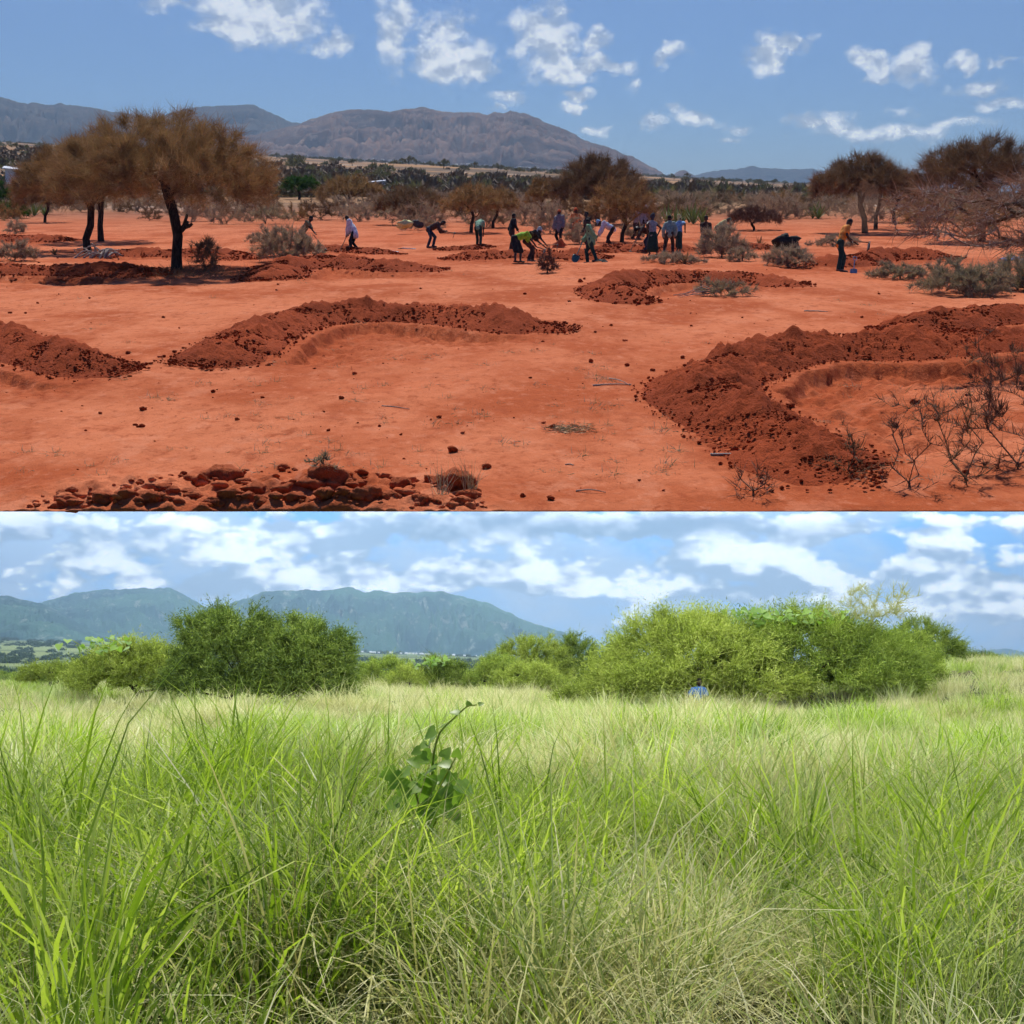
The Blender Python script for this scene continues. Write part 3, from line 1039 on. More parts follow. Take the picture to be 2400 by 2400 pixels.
def skeleton_mesh(N, par, rt, tip, mat, thr=0.0, ex=.62, flare=True):
    """tapered tubes; radius from the number of tips carried"""
    n = len(N)
    cnt = np.zeros(n)
    ch = np.zeros(n, int)
    for i in range(1, n):
        ch[par[i]] += 1
    cnt[ch == 0] = 1
    for i in range(n - 1, 0, -1):
        cnt[par[i]] += cnt[i]
    rad = tip + (rt - tip) * np.clip((cnt / cnt[0]) ** ex - cnt[0] ** -ex, 0, 1)
    mb_big, mb_small = MB(), MB()
    for i in range(1, n):
        p = par[i]
        r0, r1 = min(rad[p], rad[i] * 1.35), rad[i]
        if p == 0 and flare:
            r0 = rad[0] * 1.3
        big = rad[i] > thr
        k = 8 if rad[i] > .07 else 5 if rad[i] > .025 else 3
        d = N[i] - N[p]
        V3, q, t3 = tube([N[p] - d * .08, N[i] + d * .06], [r0, r1], k, False)
        (mb_big if big else mb_small).add(V3, q)
    return mb_big, mb_small, rad, cnt


SHEAR = np.array([[1, 0, 0], [0, 1, SL], [0, 0, 1]])      # crowns follow the fall of the hillside


def shear(Vv):
    Vv = np.array(Vv, float)
    Vv[:, 2] += SL * Vv[:, 1]
    return Vv


def twigs_on(N, par, rad, n, L, W, r, centre, outw=.8, upw=.35, rnd=.9, maxr=.03, seg=2, bend=.35, flat=1.0, jit=0.0):
    ok = np.where((rad <= max(maxr, np.quantile(rad, .72))) & (par >= 0))[0]
    i = ok[r.integers(0, len(ok), n)]
    q = r.random(n)[:, None]
    P = N[i] * q + N[par[i]] * (1 - q) + r.normal(0, jit, (n, 3))
    o = P - centre
    o[:, 2] *= flat
    o /= np.linalg.norm(o, axis=1, keepdims=True) + 1e-9
    d = r.normal(size=(n, 3)) * rnd + o * outw + np.array([0, 0, upw])
    LL = L * (.5 + r.random(n))
    return ribbons(P, d, LL, W * (.6 + .8 * r.random(n)), seg, bend, 0, r)


def acacia_meshes(seed, H, Rx, Ry, zb, trunk, rt, npts, ntw, tl, tw, mat_t, mat_b, lump=.35, topflat=2.0, slope=True, droop=.15, off=(0, 0), step=.35):
    """umbrella tree: crown between zb and H, half widths Rx, Ry, trunk = list of nodes"""
    r = np.random.default_rng(seed)
    pts = []
    while len(pts) < npts:
        a, b = r.uniform(-1, 1, 2)
        q = a * a + b * b
        if q > 1:
            continue
        lum = 1 + lump * float(fbm(a * 1.7 + seed, b * 1.7, seed * 3.1, o=2)) * .6
        zt = zb + (H - zb) * lum * (1 - .70 * q ** (topflat / 2))
        zl = zb + (H - zb) * (.22 * (1 - q) - droop * q)
        z = zl + (zt - zl) * r.random() ** .75
        pts.append((a * Rx + off[0], b * Ry + off[1], z))
    pts = np.array(pts)
    if slope:
        pts = shear(pts)
    N, par = grow(pts, trunk, r, step)
    big, small, rad, cnt = skeleton_mesh(N, par, rt, .006, mat_b, .035)
    c = np.array([off[0], off[1], zb + .1 * (H - zb)])
    tV = twigs_on(N, par, rad, ntw, tl, tw, r, c, flat=1.6, jit=.022 * Rx)
    tm = big.mesh('trunk', mat_b)
    cm = MB()
    if small.n:
        cm.add(np.concatenate(small.v), *[np.concatenate(x) for x in small.f.values()])
    cm.add(*tV)
    return tm, cm.mesh('crown', mat_t)


def bush_meshes(seed, H, Rx, Ry, npts, ntw, tl, tw, mat_t, mat_b, slope=True, stems=5, zlow=.12, rt=.035, seg=2, base=.12, rnd=.9, upw=.4, tip=.004):
    r = np.random.default_rng(seed)
    u = r.normal(size=(npts, 3))
    u /= np.linalg.norm(u, axis=1, keepdims=True)
    u[:, 2] = np.abs(u[:, 2])
    lum = 1 + .35 * fbm(u[:, 0] * 2 + seed, u[:, 1] * 2, u[:, 2] * 2, o=2)
    pts = u * (lum * (.35 + .65 * r.random(npts) ** .5))[:, None] * np.array([Rx, Ry, H * (1 - zlow)]) + np.array([0, 0, H * zlow])
    if slope:
        pts = shear(pts)
    N, par = grow(pts, [(0, 0, -.1), (0, 0, base)], r, .3 * max(.4, H / 1.5), .25)
    big, small, rad, cnt = skeleton_mesh(N, par, rt, tip, mat_b, .5 * rt, flare=False)
    tV = twigs_on(N, par, rad, ntw, tl, tw, r, np.array([0, 0, H * .1]), maxr=rt * .6, seg=seg, rnd=rnd, upw=upw)
    cm = MB()
    if small.n:
        cm.add(np.concatenate(small.v), *[np.concatenate(x) for x in small.f.values()])
    cm.add(*tV)
    tm = big.mesh('stem', mat_b) if big.n else None
    return tm, cm.mesh('twigs', mat_t)


def plant(name, loc, parts, label, cat, group=None, scale=1.0, flip=False):
    e = thing(name, loc, label, cat, group)
    e.scale = (-scale if flip else scale, scale, scale)
    for nm, me in parts:
        if me is not None:
            link(nm, me, parent=e)
    return e


def tc(ms):
    return [('trunk', ms[0]), ('crown', ms[1])]


def st(ms):
    return [('stem', ms[0]), ('twigs', ms[1])]


# --- the big dry acacia and its neighbour
p = up(414, 631)
ms = acacia_meshes(11, 5.35, 3.75, 3.3, 2.35, [(0, 0, -.15), (.0, 0, .5), (.04, 0, 1.1), (.0, .0, 1.35), (-.12, .05, 1.9), (-.32, .1, 2.5), (-.42, .1, 2.9)], .165, 700, 58000, .36, .012, M_TWIG, M_BARK, off=(-.5, 0), topflat=2.2, lump=.16)
e = plant('acacia_tree', p, tc(ms), 'big dry flat-topped acacia with a bare leaning dark trunk casting shade on the red ground', 'tree')
mb = MB()
for (a, b_) in (((.05, -.05, 1.15), (.42, -.1, 1.55)), ((.1, 0, 1.2), (.32, .1, 1.85)), ((.3, -.08, 1.38), (.55, -.1, 1.48))):
    mb.add(*tube([a, np.add(a, b_) / 2 + [.03, 0, -.03], b_], [.085, .06, .045], 7))
link('stub', mb.mesh('stub', M_BARK), parent=e)
p = up(207, 592)
ms = acacia_meshes(12, 5.15, 3.0, 2.8, 2.45, [(0, 0, -.15), (-.1, 0, .6), (.1, 0, 1.2), (.12, 0, 1.9), (.2, 0, 2.6)], .155, 460, 32000, .38, .015, M_TWIG, M_BARK, off=(-.1, 0), lump=.18)
plant('acacia_tree', p, tc(ms), 'dry acacia with a crooked trunk, crown merging into the big acacia', 'tree')
p = up(237, 566)
ms = acacia_meshes(13, 5.3, 2.7, 2.6, 2.9, [(0, 0, -.15), (-.05, 0, .8), (.0, 0, 1.6), (.05, 0, 2.8)], .14, 300, 18000, .42, .018, M_TWIG, M_BARK)
plant('acacia_tree', p, tc(ms), 'straight-trunked dry acacia close behind the crooked one', 'tree')

# --- other acacias of the hillside: base px, base py, crown left, right, top, bottom, seed, material, label
AC = [
    (105, 522, 60, 190, 440, 478, 21, M_TWIGD, 'small dry tree standing beyond the twin dark trunks'),
    (820, 492, 735, 895, 405, 462, 22, M_TWIG, 'rounded brown acacia right of the small green tree'),
    (963, 528, 893, 1065, 436, 490, 23, M_TWIGD, 'low grey-brown acacia with a short thick trunk behind a cloth on a bush'),
    (1104, 545, 1030, 1180, 428, 492, 24, M_TWIG, 'brown acacia behind the person in mint green'),
    (1155, 535, 1120, 1250, 430, 490, 25, M_TWIG, 'brown spreading acacia between the mint green and dark-clothed people'),
    (1275, 520, 1222, 1312, 408, 470, 26, M_TWIG, 'narrow olive-brown acacia left of the tall central acacia'),
    (1402, 528, 1290, 1510, 362, 462, 27, M_TWIGD, 'tallest dark brown acacia behind the diggers'),
    (1457, 568, 1392, 1560, 404, 510, 28, M_TWIG, 'golden-brown acacia with a leaning trunk on the bund edge'),
    (2027, 546, 1872, 2120, 362, 452, 29, M_TWIGD, 'flat brown acacia behind the drifting dust'),
    (2052, 538, 2000, 2160, 385, 450, 30, M_TWIGD, 'slender brown acacia with a bent trunk beside the dusty one'),
    (2094, 522, 2070, 2215, 392, 450, 31, M_TWIGD, 'distant brown acacia beyond the bent-trunk acacia'),
    (2300, 566, 2160, 2470, 312, 440, 32, M_TWIGD, 'large dark acacia towering behind the thorn branches'),
    (1768, 540, 1700, 1830, 482, 520, 33, M_REDTW, 'low reddish thorn tree with a short trunk on open red soil'),
    (1600, 508, 1545, 1680, 462, 500, 34, M_TWIGD, 'olive-brown tree behind the green sisal plants'),
    (1870, 500, 1800, 1900, 462, 492, 35, M_TWIGD, 'flat-topped brown tree left of the dusty acacia'),
]
for (bx, by, xl, xr, yt, yb, sd_, mt, lab) in AC:
    p = up(bx, by)
    s = p[1] / F
    gz = p[2]

    def hz(py):
        return EYE + (HY - py) * s - gz
    H, zb = hz(yt), hz(yb)
    Rx = (xr - xl) / 2 * s
    ox = ((xl + xr) / 2 - bx) * s
    lean = .3 * np.sign(ox + .01)
    tr = [(0, 0, -.2), (lean * .1, 0, zb * .35), (lean * .5 + ox * .15, 0, zb * .7), (ox * .4, 0, zb * 1.0)]
    big = (xr - xl) > 200
    ms = acacia_meshes(sd_, H * .97, Rx, Rx * .8, zb, tr, .035 * Rx + .011 * H, 460 if big else 220, 24000 if big else 8500, .15 * Rx, .014 * max(1, s * 60), mt, M_BARK, step=.12 * Rx + .1)
    plant('acacia_tree', p, tc(ms), lab, 'tree')

# green trees
for (bx, by, xl, xr, yt, yb, sd_, lab) in [(701, 468, 655, 746, 410, 440, 41, 'small bright green umbrella tree among brown scrub'),
                                           (4, 492, -40, 48, 432, 476, 42, 'green umbrella tree at the rim of the dry valley'),
                                           (22, 440, 2, 44, 408, 424, 43, 'dark green tree in front of the valley house')]:
    p = up(bx, by)
    s = p[1] / F
    H, zb = EYE + (HY - yt) * s - p[2], EYE + (HY - yb) * s - p[2]
    Rx = (xr - xl) / 2 * s
    ms = acacia_meshes(sd_, H, Rx, Rx * .8, zb, [(0, 0, -.2), (.1, 0, zb * .4), (-.1, 0, zb * .8), (0, 0, zb)], .05 * H, 90, 6000, .14 * Rx, .05 * Rx, M_GTREE, M_BARK, step=.12 * Rx + .1)
    plant('green_tree', p, tc(ms), lab, 'tree')
p = up(35, 512)
ms = bush_meshes(44, 1.5, 1.3, 1.1, 60, 3500, .35, .07, M_GTREE, M_BARK)
plant('green_bush', p, st(ms), 'round green bush on the far edge of the red soil', 'bush')

# --- dry bushes standing out
DB = [  # px, py, half width px, height px, material, density, label
    (672, 612, 75, 78, M_GREY, 5200, 'large loose grey dry bush beside the person hoeing behind it'),
    (620, 575, 40, 40, M_GREY, 1600, 'small grey bush left of the large loose one'),
    (35, 612, 55, 50, M_GREY, 2200, 'straw-grey dry bush by the broad shaded bund'),
    (38, 548, 26, 32, M_GREY, 1200, 'little round grey bush on a far patch of red soil'),
    (1000, 540, 55, 26, M_GREY, 1800, 'grey bush draped with pale and dark clothes'),
    (1692, 604, 62, 80, M_GREY, 4200, 'tall grey dry bush hiding the legs of a stooping person'),
    (1575, 615, 75, 22, M_GREY, 2600, 'low grey mat of dry twigs behind the dark rosette plant'),
    (1845, 622, 65, 52, M_GREY, 3200, 'grey dry bush with a dark bundle on top'),
    (1960, 578, 70, 30, M_GREY, 2400, 'low grey bush just behind the person in the orange jersey'),
    (2255, 690, 105, 75, M_OLIVE, 6500, 'big grey-green scrubby bush with dead sticks at its foot'),
    (2110, 655, 75, 34, M_OLIVE, 3200, 'low grey-green bush left of the big scrubby one'),
    (2385, 680, 60, 90, M_OLIVE, 3200, 'upright grey-green bush at the edge of the big scrubby one'),
    (1358, 572, 42, 62, M_GREY, 2000, 'dry bush half hiding the person in the orange shirt'),
    (1290, 548, 55, 75, M_GREY, 2600, 'pale dry bush left of the person with the orange beanie'),
    (1480, 560, 30, 45, M_GREY, 1500, 'dry bush leaning against the golden-brown acacia trunk'),
    (1283, 640, 22, 50, M_REDTW, 700, 'small upright bare shrub in front of the digging bund'),
    (480, 634, 36, 85, M_TWIGD, 900, 'thin dark shrub beside the big acacia trunk'),
    (1740, 612, 40, 30, M_GREY, 1500, 'small flat grey bush next to the tall grey dry bush'),
]
for i, (bx, by, hw_, hp, mt, n, lab) in enumerate(DB):
    p = up(bx, by)
    s = p[1] / F
    ms = bush_meshes(60 + i, hp * s, hw_ * s, hw_ * s * .8, max(60, n // 30), int(n * 1.7), .10 + .10 * hp * s, .010 + .010 * (s / .02), mt, M_BARK2 if mt != M_TWIGD else M_BARK, rnd=1.0)
    plant('dry_bush', p, st(ms), lab, 'bush')

# scrub belt behind the people: look-alike bushes
var = []
for k in range(7):
    var.append(st(bush_meshes(100 + k, 1.75, 1.75, 1.3, 55, 2300, .36, .028, [M_GREY, M_GREY, M_TWIGD, M_GREY, M_TWIG, M_GREY, M_OLIVE][k], M_BARK2)))
r = np.random.default_rng(5)
spots = []
for row, (py0, n) in enumerate([(546, 10), (530, 22), (515, 30), (502, 34), (492, 34), (484, 30)]):
    for k in range(n):
        px = (k + r.random()) / n * 2400
        py = py0 + r.uniform(-5, 5)
        D = HU * F / (py - UY)
        if row == 0 and not (px < 60 or 520 < px < 640 or 1180 < px < 1260 or 2150 < px):
            continue
        if row == 1 and (60 < px < 480 or 1640 < px < 2100 or 700 < px < 860):
            continue
        if row == 2 and (60 < px < 300 or 1640 < px < 1760):
            continue
        if row >= 3 and 640 < px < 765:
            continue
        spots.append((px, py))
for i, (px, py) in enumerate(spots):
    p = up(px, py)
    vk = int(r.integers(0, 7))
    plant('dry_bush', p, var[vk], ['leafless grey thorn bush', 'leafless grey thorn bush', 'leafless dark brown thorn bush', 'leafless grey thorn bush', 'golden brown thorn bush', 'leafless grey thorn bush', 'grey-green thorn bush'][vk] + ' in the scrub belt behind the workers', 'bush', 'thorn bushes of the scrub belt', scale=r.uniform(.55, 1.2) * (1 + (p[1] - 70) / 700), flip=bool(r.random() < .5))

# dry grass tufts in the scrub and far scrub: too many to count
def blob_mesh(seed, n, L, W, mat, flat=.6, R0=1.0):
    r = np.random.default_rng(seed)
    u = r.normal(size=(n, 3))
    u /= np.linalg.norm(u, axis=1, keepdims=True)
    u[:, 2] = np.abs(u[:, 2])
    P = u * np.array([R0, R0, flat]) * (.4 + .6 * r.random((n, 1)) ** .5)
    mb = MB()
    mb.add(*ribbons(P, u + r.normal(size=(n, 3)) * .6, np.full(n, L), np.full(n, W), 1, .2, 0, r))
    return mb


M_FSC = leaf_mat('far_scrub', [(.11, .105, .070), (.16, .145, .095), (.20, .175, .12), (.12, .145, .075)], .2)
M_FSB = leaf_mat('far_brown_scrub', [(.15, .11, .075), (.21, .155, .10), (.27, .20, .13)])
src = [blob_mesh(s, 90, .5, .28, m_, .7).mesh('scrub', m_) for s, m_ in ((1, M_FSC), (2, M_FSC), (3, M_FSB), (4, M_FSB))]
pts, sc_, ix = [], [], []
r = np.random.default_rng(9)
n = 0
for k in range(7500):
    py = None
    D = math.exp(r.uniform(math.log(170), math.log(3800)))
    tx_ = r.uniform(-.5, .5)
    belt = float(vnoise(tx_ * 3 + math.log(D) * .8, math.log(D) * 5.5, 3.0)) + .5 * float(vnoise(tx_ * 18, math.log(D) * 16, 1.0))
    near_ = D < 420
    if 430 < D < 1250 and r.random() < .86:
        continue
    if belt < (-.15 if near_ else .12) and r.random() > .07:
        continue
    pts.append((tx_ * D, D))
    sc_.append(r.uniform(1.0, 2.6) * (1 + D / 2200))
    ix.append(r.integers(0, 2) if r.random() < (.35 if near_ else .85) else r.integers(2, 4))
pts = np.array(pts)
zz = ug(pts[:, 0], pts[:, 1])
sc_ = np.array(sc_)
scatter('distant_scrub', np.c_[pts, zz], np.zeros((len(pts), 3)), np.c_[sc_, sc_, sc_ * r.uniform(.7, 1.1, len(pts))], ix, src, 'dark scrub covering the dry plain below the mountains', 'scrub')

# tree specks one can tell apart on the tan strip
tm, cm = acacia_meshes(200, 6.0, 4.2, 4.0, 3.0, [(0, 0, -.3), (0, 0, 1.5), (.2, 0, 3.0)], .3, 30, 500, 1.1, .35, M_FSC, M_BARK, step=.9)
r = np.random.default_rng(19)
for k in range(46):
    px = 640 + 740 * r.random() if k < 32 else 1840 - 290 * r.random()
    D = r.uniform(520, 1150)
    x = (px - 1200) / F * D
    plant('plain_tree', (x, D, float(ug(x, D))), tc((tm, cm)), 'dark lone umbrella tree on the tan strip of the far plain', 'tree', 'trees dotted on the tan plain', scale=r.uniform(.45, .85), flip=bool(k % 2))

# far village: pale houses under the massif
m, t, b = material('white_wash')
b.inputs['Base Color'].default_value = (.70, .68, .64, 1)
M_WHITE = m
m, t, b = material('tin_roof')
b.inputs['Base Color'].default_value = (.62, .64, .68, 1)
b.inputs['Roughness'].default_value = .35
M_TIN = m
hb = MB()
hb.add([(-4, -3, -1), (4, -3, -1), (4, 3, -1), (-4, 3, -1), (-4, -3, 3), (4, -3, 3), (4, 3, 3), (-4, 3, 3), (-4, 0, 4.6), (4, 0, 4.6)],
       [(0, 1, 5, 4), (1, 2, 6, 5), (2, 3, 7, 6), (3, 0, 4, 7)], [(4, 7, 8), (5, 9, 6)])
HW = hb.mesh('wall', M_WHITE)
hb = MB()
hb.add([(-4.6, -3.8, 2.7), (4.6, -3.8, 2.7), (4.6, 0, 4.75), (-4.6, 0, 4.75), (4.6, 3.8, 2.7), (-4.6, 3.8, 2.7),
        (-4.6, -3.8, 2.9), (4.6, -3.8, 2.9), (4.6, 0, 4.95), (-4.6, 0, 4.95), (4.6, 3.8, 2.9), (-4.6, 3.8, 2.9)],
       [(6, 7, 8, 9), (9, 8, 10, 11), (0, 1, 7, 6), (4, 5, 11, 10), (3, 2, 1, 0), (5, 4, 2, 3)])
HR = hb.mesh('roof', M_TIN)


def house(loc, lab, grp, sc=1.0, rz=0.0):
    e = plant('village_house', loc, [('wall', HW), ('roof', HR)], lab, 'house', grp, sc)
    e.rotation_euler = (0, 0, rz)


r = np.random.default_rng(23)
for k in range(70):
    px = r.choice([r.uniform(640, 1000), r.uniform(1000, 1340), r.uniform(1080, 1330)])
    D = r.uniform(2300, 3700)
    x = (px - 1200) / F * D
    house((x, D, float(ug(x, D)) + 3), 'tiny pale house of the village at the foot of the dry massif', 'houses of the far dry village', r.uniform(.5, 1.0), r.uniform(-.6, .6))
p = up(62, 446)
house(p, 'pale roofed house in the valley beside the dark green tree', None, .75, .3)
p = up(883, 452)
house(p, 'low pale house behind the rounded brown acacia', None, .45, -.2)

M_THBR = leaf_mat('thorn_branches', [(.19, .105, .066), (.31, .185, .125), (.42, .27, .19)], .2, tint=(1, .9, .75))
# --- thorn tree whose branches reach in from beyond the frame
p = up(2600, 868)
r = np.random.default_rng(77)
pts = []
s = p[1] / F
for k in range(260):
    px = 2440 - 360 * r.random() ** 1.35
    q = (2440 - px) / 360
    py = 500 + (1 - .55 * q) * 105 * r.uniform(-1, 1)
    d = p[1] + r.uniform(-1.0, 1.6) * (1 - .4 * q)
    pts.append(((px - 1200) / F * d - p[0], d - p[1], EYE + (HY - py) / F * d - p[2]))
N, par = grow(np.array(pts), [(0, 0, -.2), (-.1, 0, .7), (-.35, 0, 1.4), (-.7, .1, 2.0), (-1.0, .1, 2.3)], r, .3, .3)
big, small, rad, cnt = skeleton_mesh(N, par, .11, .007, M_REDTW, .02)
e = thing('thorn_tree', p, 'leafless thorn tree reaching long reddish branches with white thorns over the red soil', 'tree')
link('trunk', big.mesh('trunk', M_BARK2), parent=e)
mb = MB()
mb.add(np.concatenate(small.v), *[np.concatenate(x) for x in small.f.values()])
mb.add(*twigs_on(N, par, rad, 2800, .30, .010, r, np.array([1.5, 0, 2.2]), maxr=.03, outw=.9, upw=.1, rnd=.7))
link('branches', mb.mesh('branches', M_THBR), parent=e)
mb = MB()
mb.add(*twigs_on(N, par, rad, 2400, .085, .011, r, np.array([1.5, 0, 2.2]), maxr=.03, outw=.2, upw=.1, rnd=1.0, seg=1, bend=0))
link('thorns', mb.mesh('thorns', M_THORN), parent=e, kind='stuff')

# --- bare shrubs in front
for i, (bx, by, hw_, hp, n, lab) in enumerate([(1985, 1108, 55, 110, 60, 'small bare twiggy shrub growing from the tip of the largest bund'),
                                               (2130, 1142, 80, 190, 75, 'bare forked shrub with splayed roots right of the bund tip'),
                                               (2262, 1132, 80, 215, 90, 'taller bare dark shrub on the floor of the large basin'),
                                               (2385, 1100, 150, 300, 700, 'densest tangled dark bare shrub reaching into the large basin'),
                                               (2345, 880, 90, 100, 260, 'low tangled bare shrub inside the large basin'),
                                               (1765, 1162, 60, 80, 45, 'tiny bare seedling shrub on open ground below the large bund'),
                                               (2200, 960, 150, 60, 120, 'thin lying thorn twigs on the floor of the large basin')]):
    p = up(bx, by)
    s = p[1] / F
    ms = bush_meshes(300 + i, hp * s, hw_ * s, hw_ * s, 26 + n // 14, n * 4, .13, .006, M_REDTW if i % 2 else M_TWIGD, M_BARK2, rt=.016, stems=3, zlow=.05, base=.05, rnd=.6, upw=.5, tip=.003)
    plant('bare_shrub', p, st(ms), lab, 'shrub')
# litter under the big acacia
p = up(440, 640)
pts = np.c_[rng.normal(0, 1.3, 1500), rng.normal(-.2, .7, 1500)]
zz = ug(pts[:, 0] + p[0], pts[:, 1] + p[1]) - p[2]
mb = MB()
mb.add(*ribbons(np.c_[pts, zz + .01], rng.normal(size=(1500, 3)) * [1, 1, .3] + [0, 0, .35], np.full(1500, .28), np.full(1500, .012), 2, .3))
link('twig_litter', mb.mesh('twig_litter', M_TWIGD), loc=p, label='dark twig litter heaped round the big acacia trunk', cat='twig litter', kind='stuff')

# fallen green-grey branch on the bund
p = up(1690, 694)
ms = bush_meshes(330, .55, .75, .4, 45, 2200, .16, .014, M_OLIVE, M_BARK2, rt=.02)
e = plant('fallen_branch', p, st(ms), 'cut grey-green branch lying on the lip of the closed bund', 'branch')
mb = MB()
for k in range(5):
    a = rng.uniform(-.5, .3)
    mb.add(*tube([(0, 0, .12), (-.5, -.1 + .2 * a, .02 + .05 * k), (-1.1 - .2 * rng.random(), -.2 + a, -.05 + SL * a)], [.016, .012, .006], 5))
link('branch_wood', mb.mesh('branch_wood', M_DEAD), parent=e)


# --- rosettes: agave / sisal / aloe
def rosette(n, L, W, up_, mat, seed, thick=.012, tilt=True):
    r = np.random.default_rng(seed)
    out = []
    for k in range(n):
        a = k * 2.399 + r.random() * .4
        el = up_ + (1 - up_) * r.random() * .9
        d = np.array([math.cos(a) * (1 - el * .75), math.sin(a) * (1 - el * .75), .15 + el])
        d /= np.linalg.norm(d)
        sd2 = np.cross(d, [0, 0, 1])
        sd2 /= np.linalg.norm(sd2) + 1e-9
        nn = np.cross(sd2, d)
        ll = L * r.uniform(.65, 1.1)
        rows = []
        for q, w_ in ((0, .6), (.3, 1), (.65, .7), (1, .04)):
            c = d * ll * q + np.array([0, 0, -.18 * ll * q * q * (1 - el)])
            rows += [c - sd2 * W * w_ * .5, c - nn * thick * w_, c + sd2 * W * w_ * .5]
        f = []
        for s in range(3):
            b0, b1 = s * 3, s * 3 + 3
            f += [(b0, b0 + 1, b1 + 1, b1), (b0 + 1, b0 + 2, b1 + 2, b1 + 1)]
        mb = MB()
        mb.add(rows, f)
        out.append(mb.mesh('leaf', mat))
    return out


for i, (bx, by, L, n, mt, lab) in enumerate([
        (1605, 618, .52, 26, M_TWIGD, 'dark dying rosette plant with drooping leaves on the low grey mat'),
        (1780, 576, .55, 24, M_TWIGD, 'grey-brown rosette plant beside the little red heap'),
        (128, 597, .35, 18, M_TWIGD, 'small dark rosette plant left of the pile of bleached roots')]):
    e = thing('rosette_plant', up(bx, by), lab, 'plant')
    for lm in rosette(n, L, .06, .15, mt, 400 + i):
        link('leaf', lm, parent=e)
sis = [rosette(18, 1.25, .10, .45, M_AGAVE, 410 + k) for k in range(3)]
for i, (bx, by) in enumerate([(1545, 527), (1562, 524), (1582, 526), (1600, 523), (1615, 522), (1625, 526), (1645, 525), (1478, 517), (1918, 514), (1905, 512), (105, 508), (80, 507)]):
    e = thing('sisal_plant', up(bx, by), 'spiky bright green sisal plant at the far edge of the red soil', 'plant', 'sisal plants at the far edge')
    s = 1.0 + .5 * rng.random()
    e.scale = (s, s, s)
    for lm in sis[i % 3]:
        link('leaf', lm, parent=e)

# --- bleached roots, straw, sticks, clods, front heap
p = up(235, 604)
e = thing('root_pile', p, 'pile of bleached twisted roots between two bunds', 'roots')
for k in range(16):
    a = rng.uniform(-1, 1)
    c = np.array([rng.uniform(-.6, .6), rng.uniform(-.3, .3), 0])
    c[2] = SL * c[1] + .1
    d = np.array([rng.normal(), rng.normal() * .5, .35 + .3 * rng.random()])
    d *= .55 / np.linalg.norm(d)
    pth = [c - d * .8 - [0, 0, .05], c + [0, 0, .30 * rng.random()], c + d * .7 + rng.normal(size=3) * .12, c + d * 1.2 - [0, 0, .2]]
    mb = MB()
    mb.add(*tube(catmull(pth, 8), np.linspace(.045, .018, 8), 6))
    link('root', mb.mesh('root', M_DEAD, True), parent=e)
p = up(1335, 1008)
mb = MB()
n = 260
P3 = np.c_[rng.normal(0, .16, n), rng.normal(0, .11, n), np.zeros(n)]
P3[:, 2] = SL * P3[:, 1] + .01 + .02 * rng.random(n)
mb.add(*ribbons(P3, rng.normal(size=(n, 3)) * [1, .6, .12], np.full(n, .12), np.full(n, .010), 2, .15))
link('straw_heap', mb.mesh('straw_heap', M_STRAW), loc=p, label='small scattered heap of pale straw on bare red soil', cat='straw', kind='stuff')
for i, (x0, y0, x1, y1, rr, lab) in enumerate([(1390, 905, 1480, 903, .014, 'pale forked stick left of the largest bund'),
                                               (1428, 888, 1478, 905, .010, 'short pale stick lying across the forked stick'),
                                               (1665, 1068, 1815, 1074, .016, 'long weathered stick at the outer foot of the largest bund'),
                                               (1350, 1152, 1420, 1156, .008, 'thin curved twig on bare ground beside two clods'),
                                               (1885, 730, 1940, 732, .016, 'lone stick on the pale ground before the double bund'),
                                               (1715, 1003, 1760, 1012, .010, 'short stick lying on the outer face of the largest bund'),
                                               (895, 952, 960, 960, .007, 'thin pale stalk lying on the open plain'),
                                               (2230, 676, 2330, 690, .02, 'dead sticks under the big scrubby bush'),
                                               (1325, 1090, 1345, 1092, .008, 'tiny pale chip of wood near the straw heap')]):
    a, b_ = up(x0, y0), up(x1, y1)
    mid = (a + b_) / 2
    pth = [a + [0, 0, rr * .8], mid + [0, .03 * (-1) ** i, rr * 1.5 + .01], b_ + [0, 0, rr]]
    mb = MB()
    mb.add(*tube(catmull(np.array(pth) - mid, 9), np.linspace(rr, rr * .5, 9), 6))
    link('stick', mb.mesh('stick', M_DEAD, True), loc=mid, label=lab, cat='stick')


def rock_mesh(seed, sub, rough=.35, mat=M_DARK):
    Vv, Ff = {1: ICO1, 2: ICO2, 3: ICO3}[sub]
    n = fbm(Vv[:, 0] * 1.3 + seed, Vv[:, 1] * 1.3, Vv[:, 2] * 1.3, o=2) * rough + np.abs(fbm(Vv[:, 0] * 4, Vv[:, 1] * 4 + seed, Vv[:, 2] * 4, o=3)) * rough * .5
    mb = MB()
    mb.add(Vv * (1 + n)[:, None] * [1, .85, .7], Ff)
    return mb.mesh('clod', mat, False)


